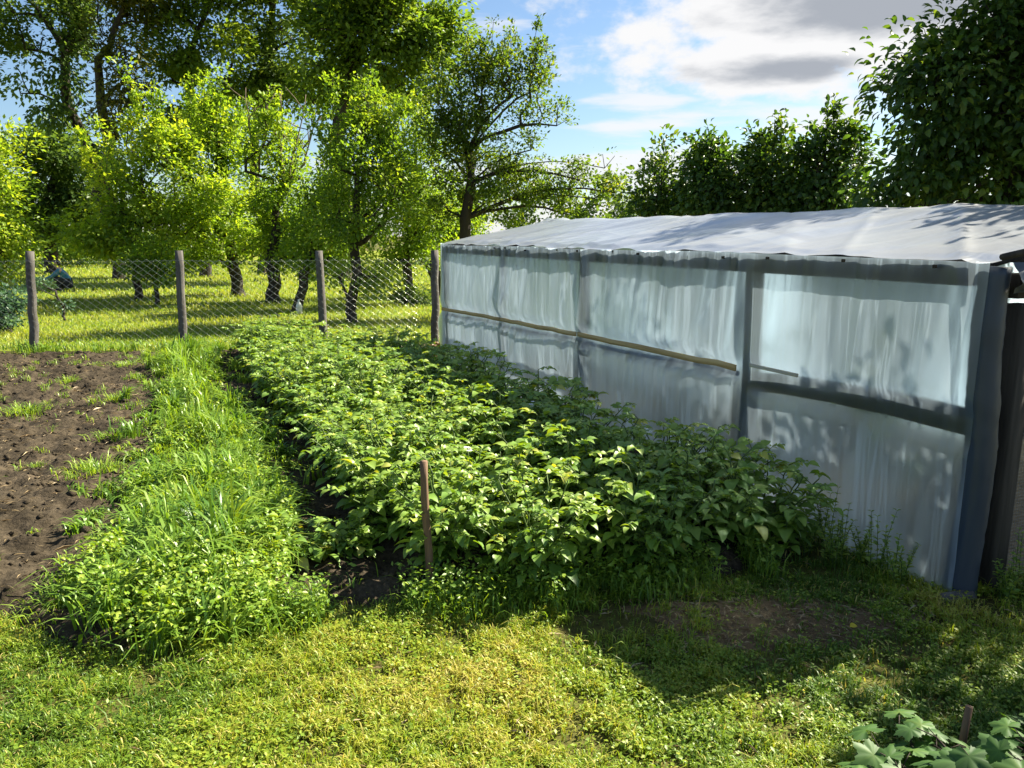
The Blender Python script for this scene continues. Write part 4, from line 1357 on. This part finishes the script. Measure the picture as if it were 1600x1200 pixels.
def tomato(seed, hgt):
    rg = np.random.default_rng(seed)
    sb, lb = Bag(), Bag()
    z = np.linspace(0, hgt, 9)
    st = np.stack([.04 * np.sin(z * 4 + seed), .04 * np.cos(z * 3 + seed), z], 1)
    sb.tube(st, np.linspace(.009, .004, 9), 6)
    P, D, S = [], [], []
    for zz in np.linspace(.12, hgt, int(hgt / .05)):
        az = rg.uniform(0, 2 * np.pi)
        o = np.array([np.interp(zz, z, st[:, 0]), np.interp(zz, z, st[:, 1]), zz])
        d = np.array([math.cos(az), math.sin(az), .25]); Ln = rg.uniform(.14, .26)
        e = o + d * Ln + np.array([0, 0, -.05])
        sb.tube([o, (o + e) / 2 + np.array([0, 0, .02]), e], [.004, .003, .002], 4)
        for f in (.35, .55, .75, .95):
            for sg in (-1, 1):
                q = o + (e - o) * f
                P.append(q); D.append(d + sg * np.array([-d[1], d[0], 0]) * 1.2 + np.array([0, 0, -.3])); S.append(rg.uniform(.05, .09))
    P, D, S = np.array(P), np.array(D), np.array(S)
    put(lb, leaf_template('leaflet'), P, D, rg.normal(0, .3, (len(P), 3)) + np.array([0, 0, 1]), S, rg.uniform(.2, .8, len(P)), .85)
    return sb.mesh('stem', True), lb.mesh('foliage')


tom = [tomato(3, 1.05), tomato(4, .9)]
for q, (x_, y_) in enumerate(((.75, .9), (.85, 1.9), (.8, 2.8), (1.95, 1.1), (2.35, 2.2), (.9, 3.8), (2.2, 3.6))):
    p = G(GH_A + y_, GH_B + x_, .03)
    r_ = empty('tomato_plant', p, q * 1.3)
    tag(r_, 'staked tomato plant growing inside the film greenhouse', 'plant', 'tomato plants inside the greenhouse')
    obj('stem', tom[q % 2][0], M['stem'], r_); obj('foliage', tom[q % 2][1], M['leaf_potato'], r_)

# bits around the greenhouse
b = Bag()
zz = np.linspace(0, 1, 12)
p0, p1 = G(2.95, 2.98, .055), G(3.95, 3.02, .06)
pts = [p0 + (p1 - p0) * f + np.array([0, 0, .012 * math.sin(f * 7)]) for f in zz]
b.tube(pts, .034, 12)
tag(obj('pipe', b.mesh('pipe', True), M['black_rubber']), 'black pipe lying along the foot of the greenhouse film', 'pipe')
b = Bag()
c = G(2.12, 3.13, 0)
b.tube([c + np.array([-.10, -.03, .012]), c + np.array([.06, .02, .016])], [.03, .03], 8, rng=rng, rough=.1)
tag(obj('stone', b.mesh('stone', True), M['post_wood']), 'flat grey stone at the foot of the wrapped corner post', 'stone')

# ------------------------------------------------------------------ fence
def fence():
    rg = np.random.default_rng(9)
    P0, P1 = np.array([-6.6, 10.55]), np.array([-1.1, 10.98])
    d = (P1 - P0) / np.linalg.norm(P1 - P0)
    ang = math.atan2(d[1], d[0])
    root = empty('wire_fence', (P0[0], P0[1], 0), ang)
    tag(root, 'diamond wire fence on rough wooden posts between the garden and the orchard', 'fence')
    Lf = np.linalg.norm(P1 - P0)
    spots = [(-2.0, 1.38, .05), (0.0, 1.385, .08), (2.0, 1.39, .045), (3.95, 1.385, -.02), (Lf, 1.39, .02)]
    for (x, hg, ln) in spots:
        b = Bag()
        zs = np.linspace(-.05, hg, 8)
        pts = np.stack([x + ln * zs / hg + rg.normal(0, .004, 8), .055 + rg.normal(0, .004, 8), zs], 1)
        b.tube(pts, np.linspace(.060, .053, 8), 12, rng=rg, rough=.03)
        obj('post', b.mesh('post', True), M['post_wood'], root)
    # chain link: zigzag wires, each bent left and right and hooked round its neighbour
    b = Bag()
    ph, pv = .060, .046          # half diamond
    top = 1.25
    nrow = int(top / pv)
    x = -3.6
    c = 0
    while x < Lf + .05:
        pts = []
        for q in range(nrow + 1):
            xx = x + (ph if (q + c) % 2 else 0)
            pts.append((xx, -.004 if (q % 2) else .004, .03 + q * pv + .008 * math.sin(x * 1.7)))
        pts = np.array(pts)
        # plain 4-sided straight links
        V, Q = [], []
        A_, B_ = pts[:-1], pts[1:]
        dd = B_ - A_; dd /= np.linalg.norm(dd, axis=1)[:, None]
        u = np.cross(dd, np.array([0, 1.0, 0])); w = np.cross(dd, u)
        rw = .0013
        ring = np.stack([u, w, -u, -w], 1) * rw
        V = np.concatenate([A_[:, None] + ring, B_[:, None] + ring], 1)
        o = (np.arange(len(A_)) * 8)[:, None, None]
        j = np.arange(4); k = (j + 1) % 4
        Q = (np.stack([j, k, 4 + k, 4 + j], -1)[None] + o).reshape(-1, 4)
        b.add(V.reshape(-1, 3), [Q])
        x += ph
        c += 1
    obj('chain_link', b.mesh('chain_link'), M['wire'], root)
    b = Bag()
    xs = np.linspace(-3.6, Lf, 40)
    for zt in (1.26, .04):
        b.tube(np.stack([xs, np.full(40, -.008), zt - .02 * np.abs(np.sin(xs * 1.57))], 1), .0014, 5)
    obj('tension_wire', b.mesh('tension_wire'), M['wire'], root)


fence()

# ------------------------------------------------------------------ potato plants
def potato(seed, hgt, spread, n_stem, flower=False, lf=1.0):
    rg = np.random.default_rng(seed)
    sb, lb, fb = Bag(), Bag(), Bag()
    P, D, Nn, S, T = [], [], [], [], []
    for s in range(n_stem):
        az = 2 * math.pi * s / n_stem + rg.normal(0, .35)
        out = spread * rg.uniform(.35, 1.0)
        hh = hgt * rg.uniform(.72, 1.08) * (1 - .25 * (out / spread) ** 2)
        k = 8
        f = np.linspace(0, 1, k)
        pts = np.stack([math.cos(az) * out * f ** 1.3 + .03 * math.cos(az), math.sin(az) * out * f ** 1.3 + .03 * math.sin(az), hh * f ** .85], 1)
        pts[1:-1] += rg.normal(0, .008, (k - 2, 3))
        sb.tube(pts, np.linspace(.007, .0035, k), 5)
        nl = rg.integers(6, 9)
        tl = rg.normal(0, .08)
        for q in range(nl):
            ff = .22 + .78 * q / (nl - 1)
            o = np.array([np.interp(ff, f, pts[:, c]) for c in range(3)])
            la = az + rg.normal(0, .5) + q * 2.4
            up = .15 + .75 * (ff > .8) * rg.uniform(.2, 1)
            d = np.array([math.cos(la), math.sin(la), up]); d /= np.linalg.norm(d)
            Ln = rg.uniform(.13, .21) * (1.15 - .45 * ff) * lf
            e = o + d * Ln; e[2] -= .25 * Ln
            mid = (o + e) / 2 + np.array([0, 0, .03 * Ln / .15])
            sb.tube([o, mid, e], [.0028, .0022, .0015], 4)
            for g in (.38, .62, .82):
                c = o * (1 - g) ** 2 + 2 * mid * g * (1 - g) + e * g * g
                for sg in (-1, 1):
                    sd_ = np.array([-d[1], d[0], 0]) * sg
                    P.append(c); D.append(d * .55 + sd_ + np.array([0, 0, rg.normal(-.2, .22)]))
                    Nn.append(np.array([rg.normal(0, .28), rg.normal(0, .28), 1.0]) - d * .15)
                    S.append(Ln * rg.uniform(.34, .48) * (.8 + .5 * g)); T.append(np.clip(.38 + tl + .25 * ff + rg.normal(0, .1), 0, 1))
            P.append(e); D.append(d + np.array([0, 0, -.5])); Nn.append(np.array([rg.normal(0, .2), rg.normal(0, .2), 1.0]))
            S.append(Ln * rg.uniform(.5, .66)); T.append(np.clip(.42 + tl + .25 * ff + rg.normal(0, .1), 0, 1))
        if flower and s == 1:
            t = pts[-1]
            e = t + np.array([rg.normal(0, .03), rg.normal(0, .03), .11])
            sb.tube([t, (t + e) / 2, e], [.0025, .002, .002], 4)
            for w in range(5):
                a_ = w * 1.257
                fc = e + np.array([rg.normal(0, .013), rg.normal(0, .013), rg.normal(0, .009)])
                q = np.stack([np.array([math.cos(x), math.sin(x), .15]) for x in a_ + np.arange(5) * 1.257])
                put(fb, leaf_template('simple'), np.repeat(fc[None], 5, 0), q, np.tile([0, 0, 1.0], (5, 1)), .017, .5, 1.4)
    P, D, Nn, S, T = map(np.array, (P, D, Nn, S, T))
    T = np.where(rg.uniform(0, 1, len(T)) < .012, 1.0, T + rg.normal(0, .07, len(T))).clip(0, 1)
    S = S * rg.uniform(.75, 1.2, len(S))
    put(lb, leaf_template('leaflet'), P, D, Nn, S, T, rg.uniform(.85, 1.15, len(P)))
    return sb.mesh('stems', True), lb.mesh('foliage'), (fb.mesh('flower_cluster') if flower else None)


PV = [potato(100 + s, .47 + .05 * (s % 3), .30, 12 + s % 3, flower=False, lf=.82) for s in range(6)]
PBIG = [potato(140 + s, .56, .34, 12, flower=False, lf=.98) for s in range(3)]
PFL = [potato(150 + s, .54, .28, 12, flower=True, lf=.85) for s in range(2)]
PSM = potato(170, .24, .15, 5, lf=.85)


def put_potato(v, p, rz, sc, label, group):
    r_ = empty('potato_plant', p, rz)
    r_.scale = (sc, sc, sc)
    tag(r_, label, 'potato plant', group)
    obj('stems', v[0], M['stem'], r_)
    obj('foliage', v[1], M['leaf_potato'], r_)
    if v[2] is not None:
        obj('flower_cluster', v[2], M['flower'], r_)


rgp = np.random.default_rng(33)
g1, g2 = 'potato plants in the sunlit row', 'potato plants in the shaded row by the greenhouse'
front1 = ['sunlit potato plant just right of the wooden stake, front of its row']
front2 = ['shaded potato plant at the front left of the greenhouse row', 'shaded potato plant with drooping leaves nearest the pipe at the greenhouse foot']
a = 3.02; q = 0
while a < 10.6:
    for (b0, off) in ((1.17 if a < 3.6 else 1.03, .27), (1.43, -.04)):
        aa = a + off + rgp.normal(0, .03)
        bb = b0 + rgp.normal(0, .05) + (.03 if a < 3.2 else 0)
        p = G(aa, bb, .05)
        lab = front1[0] if (q == 1) else 'sunlit leafy potato plant in the row right of the tall grass'
        put_potato(PFL[0] if q in (5, 20) else PV[rgp.integers(0, 6)], p, rgp.uniform(0, 6.28), rgp.uniform(.82, 1.02), lab, g1)
        q += 1
    a += .31
a = 2.86; q = 0
while a < 10.2:
    for (b0, off) in ((1.98, 0), (2.42, .16)):
        aa = a + off + rgp.normal(0, .03)
        bb = b0 + rgp.normal(0, .05)
        p = G(aa, bb, .05)
        if aa > 9.0 and b0 > 2.2 or aa > 9.7:
            continue
        lab = front2[q] if q < 2 else 'shaded potato plant in the row along the greenhouse film'
        put_potato((PFL[1] if q in (3, 8, 19) else PBIG[rgp.integers(0, 3)] if rgp.uniform() < .7 else PV[rgp.integers(0, 6)]), p, rgp.uniform(0, 6.28), rgp.uniform(.86, 1.04) * (1.0 if a < 7 else .88), lab, g2)
        q += 1
    a += .33
for (px, py, sc, lab) in ((455, 885, 1.0, 'small stray potato plant at the right edge of the tall grass strip'), (548, 868, .8, 'smallest stray potato plant alone on the dark soil left of the stake'),
                          (405, 690, .95, 'stray potato plant between the tall grass and the sunlit row')):
    g_ = gnd(px, py)
    put_potato(PSM, (g_[0], g_[1], .02), rgp.uniform(0, 6), sc, lab, 'stray young potato plants')

for (aa, bb, q) in ((2.92, 2.72, 1), (3.3, 2.74, 2), (3.75, 2.72, 1)):
    put_potato(PBIG[q], G(aa, bb, .02), aa * 9, .9, 'shaded potato plant spreading towards the pipe at the greenhouse foot', g2)
# wooden stake
b = Bag()
s0, s1 = gnd(672, 930), at(662, 722, 3.25)
k = 9
f = np.linspace(0, 1, k)
pts = np.stack([s0[0] + (s1[0] - s0[0]) * f + .004 * np.sin(f * 6), np.full(k, s0[1]) + .01 * f, -.05 + (s1[2] + .05) * f], 1)
b.tube(pts, np.full(k, .0175), 7, rng=np.random.default_rng(3), rough=.06)
tag(obj('wooden_stake', b.mesh('wooden_stake', False), M['stake_wood']), 'thin weathered wooden stake standing before the sunlit potato row', 'stake')

# ------------------------------------------------------------------ grass tufts on the bare soil
def tuft(seed, n, r, L):
    rg = np.random.default_rng(seed)
    b = Bag()
    P = np.stack([rg.normal(0, r, n), rg.normal(0, r, n), np.zeros(n)], 1)
    az = np.arctan2(P[:, 1], P[:, 0]) + rg.normal(0, .7, n)
    blades(b, P, rg.uniform(.5, 1.1, n) * L, rg.uniform(.004, .008, n), rg.uniform(.4, 1.05, n), rg.uniform(.3, 1, n), rg, az)
    return b.mesh('grass_tuft')


TF = [tuft(1, 130, .065, .14), tuft(2, 90, .05, .12), tuft(3, 220, .085, .15)]
for (px, py, v, sc, lab) in (
        (42, 652, 2, 1.0, 'wide grass tuft on bare soil near the left picture edge'),
        (110, 602, 0, .9, 'grass tuft on bare soil below the gap between the first two posts'),
        (205, 577, 2, 1.1, 'bright grass tuft on the soil just left of the second fence post'),
        (182, 632, 0, 1.0, 'flat grass tuft on bare soil beside the far part of the tall grass'),
        (150, 578, 1, 1.0, 'small grass tuft on soil close to the fence foot'),
        (155, 745, 2, 1.0, 'grass tuft with dry blades against the left edge of the tall grass'),
        (180, 690, 0, 1.1, 'thin pale grass tuft midway along the left edge of the tall grass'),
        (60, 735, 1, .5, 'tiny seedling tuft alone in the middle of the bare soil'),
        (30, 590, 1, 1.0, 'small grass tuft on soil in front of the first fence post'),
        (110, 950, 2, 1.1, 'leafy tuft at the near left corner of the tall grass')):
    g_ = gnd(px, py)
    gt = tag(obj('grass_tuft', TF[v], M['grass_lush'], loc=(g_[0], g_[1], .02), rz=px * .7), lab, 'grass tuft', 'grass tufts on the bare soil')
    gt.scale = (sc, sc * (.8 + .4 * ((px * 7) % 10) / 10), sc * (.7 + .4 * ((py * 3) % 10) / 10))

# ------------------------------------------------------------------ weeds along the greenhouse foot
def weed(seed, hgt, n):
    rg = np.random.default_rng(seed)
    sb, lb = Bag(), Bag()
    P, D, S = [], [], []
    for s in range(n):
        az = rg.uniform(0, 6.28); hh = hgt * rg.uniform(.6, 1.1); o = rg.uniform(.05, .28) * hh
        f = np.linspace(0, 1, 6)
        pts = np.stack([math.cos(az) * o * f ** 1.5 + rg.normal(0, .02), math.sin(az) * o * f ** 1.5 + rg.normal(0, .02), hh * f], 1)
        sb.tube(pts, np.linspace(.0028, .0012, 6), 4)
        for ff in np.linspace(.2, 1, 9):
            for sg in (0, math.pi):
                c = np.array([np.interp(ff, f, pts[:, x]) for x in range(3)])
                la = ff * 9 + sg + az
                P.append(c); D.append(np.array([math.cos(la), math.sin(la), .5])); S.append(rg.uniform(.022, .045) * (1.2 - .6 * ff))
    P, D, S = map(np.array, (P, D, S))
    put(lb, leaf_template('leaflet'), P, D, rg.normal(0, .2, (len(P), 3)) + np.array([0, 0, 1]), S, rg.uniform(.3, .9, len(P)), .8)
    return sb.mesh('stems', True), lb.mesh('foliage')


WV = [weed(1, .30, 6), weed(2, .24, 7), weed(3, .2, 8)]
wg = 'weeds along the greenhouse foot'
for q, (a_, b_) in enumerate(((3.35, 3.0), (3.1, 3.03), (2.95, 2.98), (2.82, 3.03), (2.7, 2.99), (2.58, 3.03), (2.45, 3.0), (2.35, 3.03), (2.76, 2.86), (2.6, 2.88), (3.0, 2.85), (2.25, 3.3), (2.1, 3.42), (2.08, 3.6))):
    p = G(a_, b_, .0)
    if a_ < 2.3: p = G(2.04, b_, 0)
    r_ = empty('weed', p, q * 1.1)
    lab = 'slender weed with small leaves against the foot of the greenhouse film' if a_ >= 2.3 else 'weed growing at the foot of the dark door jamb'
    tag(r_, lab, 'weed', wg)
    obj('stems', WV[q % 3][0], M['stem'], r_); obj('foliage', WV[q % 3][1], M['leaf_potato'], r_)

# ------------------------------------------------------------------ currant bush, front right
def lobed_leaf():
    """five-lobed toothed leaf, pleated along its veins"""
    ctr = (0, .28, .0)
    out = []
    lob = [(-2.45, .42), (-1.9, .58), (-1.35, .40), (-.95, .74), (-.45, .50), (0, .80), (.45, .50), (.95, .74), (1.35, .40), (1.9, .58), (2.45, .42)]
    th = np.linspace(-2.75, 2.75, 45)
    base = np.interp(th, [l[0] for l in lob], [l[1] for l in lob])
    tooth = 1 + .06 * np.where(np.arange(45) % 2 == 0, 1, -1)
    V = [ctr]
    for ring, rr_ in ((.5, .5), (1.0, 1.0)):
        for q, t in enumerate(th):
            rad = base[q] * rr_ * (tooth[q] if ring == 1 else 1)
            x, y = math.sin(t) * rad, .28 + math.cos(t) * rad
            z = .022 * math.cos(t * 6.6) * ring - .30 * (rad ** 2) + .05 * math.sin(t * 3.1) * rad
            V.append((x, y, z))
    Q, T = [], []
    m = 45
    for q in range(m - 1):
        T.append([0, 1 + q + 1, 1 + q])
        Q.append([1 + q, 1 + q + 1, 1 + m + q + 1, 1 + m + q])
    return np.array(V, float), [np.array(Q)[:, ::-1], np.array(T)[:, ::-1]]


def currant():
    rg = np.random.default_rng(15)
    c = np.array([1.35, 1.70, 0])
    root = empty('currant_bush', c)
    tag(root, 'currant bush with large lobed leaves in the bottom right corner', 'bush')
    sb, lb = Bag(), Bag()
    P, D, Nn, S = [], [], [], []
    for s in range(60):
        az = rg.uniform(0, 6.28); o = rg.uniform(.06, .44); hh = rg.uniform(.24, .36) * (1 - .42 * (o / .44) ** 2)
        f = np.linspace(0, 1, 6)
        pts = np.stack([math.cos(az) * o * f, math.sin(az) * o * .8 * f, hh * f ** .8], 1)
        sb.tube(pts, np.linspace(.007, .003, 6), 6)
        for ff in np.linspace(.4, 1, 8):
            q = np.array([np.interp(ff, f, pts[:, x]) for x in range(3)])
            la = az + rg.normal(0, 1.1)
            d = np.array([math.cos(la), math.sin(la), rg.uniform(-.1, .35)])
            e = q + d * rg.uniform(.03, .07) + np.array([0, 0, .02])
            sb.tube([q, e], [.002, .0015], 4)
            P.append(e); D.append(d + np.array([0, 0, -.35])); S.append(rg.uniform(.055, .095))
            Nn.append(np.array([rg.normal(0, .35), rg.normal(0, .35), 1.0]))
    P, D, Nn, S = map(np.array, (P, D, Nn, S))
    put(lb, lobed_leaf(), P, D, Nn, S, np.clip(rg.normal(.28, .18, len(P)), 0, 1))
    th = np.linspace(-2.75, 2.75, 45)
    vein = np.concatenate([[.3], .34 * np.maximum(0, np.cos(th * 6.6)) ** 6, .2 * np.maximum(0, np.cos(th * 6.6)) ** 6 - .06])
    lb.T[-1] = np.clip(lb.T[-1] + np.tile(vein, len(P)) + rg.normal(0, .05, len(lb.T[-1])), 0, 1)
    obj('stems', sb.mesh('stems', True), M['bark'], root)
    obj('foliage', lb.mesh('foliage'), M['leaf_currant'], root)
    b = Bag()
    e = at(1515, 1104, 2.02)
    b.tube([np.array([e[0] - .01, 2.03, 0]) - c, e - c], [.012, .010], 8, rng=rg, rough=.04)
    obj('cut_stub', b.mesh('cut_stub', True), M['stake_wood'], root)


currant()
b = Bag()
g_ = gnd(1327, 990)
put(b, leaf_template('broad'), np.array([[g_[0], g_[1], .03]]), np.array([[1.0, .2, .1]]), np.array([[0, -.3, 1.0]]), .035, .9, 1.1)
M['yellow'] = leaf_mat('yellow', [(0, (.5, .4, .02)), (1, (.6, .48, .03))], .3, gain=1)
tag(obj('fallen_leaf', b.mesh('fallen_leaf'), M['yellow']), 'small bright yellow fallen leaf on the shaded lawn', 'leaf')

# ------------------------------------------------------------------ canister, pole, person
b = Bag()
g_ = gnd(468, 492)
zz = [0, .01, .16, .20, .235, .24, .29, .29]
rr_ = [.055, .062, .062, .05, .025, .022, .022, .0]
b.tube(np.stack([np.zeros(8), np.zeros(8), np.array(zz) + np.arange(8) * 1e-4], 1), rr_, 14)
tag(obj('canister', b.mesh('canister', True), M['white_plastic'], loc=(g_[0], g_[1], .02)), 'white plastic canister standing in the grass by the slanting trunk', 'canister')

p = at(981, 318, 90)
r_ = empty('utility_pole', (p[0], 90, 0))
tag(r_, 'distant utility pole with a crossarm above the greenhouse roof', 'utility pole')
b = Bag(); b.tube([(0, 0, 0), (0, 0, p[2] / 2), (0, 0, p[2])], [.17, .15, .13], 8)
obj('pole', b.mesh('pole', True), M['dark_wood'], r_)
b = Bag(); b.box((-1.0, -.06, p[2] - .9), (1.0, .06, p[2] - .75), bev=.01)
obj('crossarm', b.mesh('crossarm'), M['dark_wood'], r_)


def skin(name, pts, edges, rad, mat, parent, lev=2):
    me = bpy.data.meshes.new(name)
    me.from_pydata([tuple(map(float, p)) for p in pts], edges, [])
    o = obj(name, me, mat, parent)
    md = o.modifiers.new('skin', 'SKIN')
    for q, r_ in enumerate(rad):
        me.skin_vertices[0].data[q].radius = (r_, r_)
    me.skin_vertices[0].data[0].use_root = True
    md.use_smooth_shade = True
    s = o.modifiers.new('sub', 'SUBSURF'); s.levels = lev; s.render_levels = lev
    return o


def person():
    g_ = gnd(99, 455)
    root = empty('person', (g_[0], g_[1], .0), R(200))
    tag(root, 'person in a blue top and dark trousers crouching on the orchard grass', 'person')
    # crouching, facing +x (turned left in the picture), bent forward over the knees
    J = {'pel': (-.16, 0, .26), 'waist': (-.10, 0, .40), 'chest': (.02, 0, .56), 'neck': (.07, 0, .67), 'head': (.11, 0, .76), 'crown': (.12, 0, .85)}
    pts, edges, rad, ids = [], [], [], {}

    def add(n_, p_, r__, par=None):
        ids[n_] = len(pts); pts.append(p_); rad.append(r__)
        if par: edges.append((ids[par], ids[n_]))
    add('pel', J['pel'], .125)
    add('waist', J['waist'], .115, 'pel'); add('chest', J['chest'], .125, 'waist'); add('neck', J['neck'], .05, 'chest')
    add('jaw', (.11, 0, .73), .068, 'neck'); add('head', (.115, 0, .80), .085, 'jaw'); add('crown', (.11, 0, .87), .06, 'head')
    for s, n_ in ((1, 'l'), (-1, 'r')):
        add('hip' + n_, (-.12, .10 * s, .24), .085, 'pel'); add('knee' + n_, (.22, .14 * s, .40), .062, 'hip' + n_)
        add('ank' + n_, (.02, .12 * s, .08), .042, 'knee' + n_); add('toe' + n_, (.18, .14 * s, .035), .036, 'ank' + n_)
        add('sh' + n_, (.03, .17 * s, .60), .058, 'chest'); add('elb' + n_, (.20, .21 * s, .44), .042, 'sh' + n_)
        add('wri' + n_, (.40, .16 * s, .36), .03, 'elb' + n_); add('palm' + n_, (.46, .15 * s, .34), .03, 'wri' + n_)
        for f_ in range(4):
            add('f%d%s' % (f_, n_), (.535 - .012 * abs(f_ - 1.5), (.12 + .02 * f_) * s, .30), .011, 'palm' + n_)
        add('th' + n_, (.475, .105 * s, .33), .012, 'palm' + n_)
    add('nose', (.205, 0, .79), .018, 'head')
    for s in (1, -1):
        add('ear%d' % s, (.105, .09 * s, .79), .018, 'head')
    body = skin('body', pts, edges, rad, M['skin'], root)
    tp, tr_, te = [], [], []
    seq = ['pel', 'waist', 'chest']
    m = {}
    for n_ in seq + ['shl', 'elbl', 'wril', 'shr', 'elbr', 'wrir']:
        m[n_] = len(tp); tp.append(pts[ids[n_]]); tr_.append(rad[ids[n_]] * 1.0 + .014)
    te = [(m['pel'], m['waist']), (m['waist'], m['chest']), (m['chest'], m['shl']), (m['shl'], m['elbl']), (m['elbl'], m['wril']), (m['chest'], m['shr']), (m['shr'], m['elbr']), (m['elbr'], m['wrir'])]
    skin('blue_top', tp, te, tr_, M['blue_cloth'], root)
    tp, tr_ = [], []
    m = {}
    for n_ in ['pel', 'hipl', 'kneel', 'ankl', 'hipr', 'kneer', 'ankr']:
        m[n_] = len(tp); tp.append(pts[ids[n_]]); tr_.append(rad[ids[n_]] + .016)
    te = [(m['pel'], m['hipl']), (m['hipl'], m['kneel']), (m['kneel'], m['ankl']), (m['pel'], m['hipr']), (m['hipr'], m['kneer']), (m['kneer'], m['ankr'])]
    skin('trousers', tp, te, tr_, M['dark_cloth'], root)
    skin('hair', [(.045, 0, .72), (.07, 0, .81), (.10, 0, .885), (.16, 0, .885)], [(0, 1), (1, 2), (2, 3)], [.06, .09, .078, .05], M['hair'], root)
    for s in (1, -1):
        skin('shoe', [(-.01, .12 * s, .05), (.10, .13 * s, .045), (.20, .145 * s, .035)], [(0, 1), (1, 2)], [.05, .048, .042], M['dark_cloth'], root)


person()
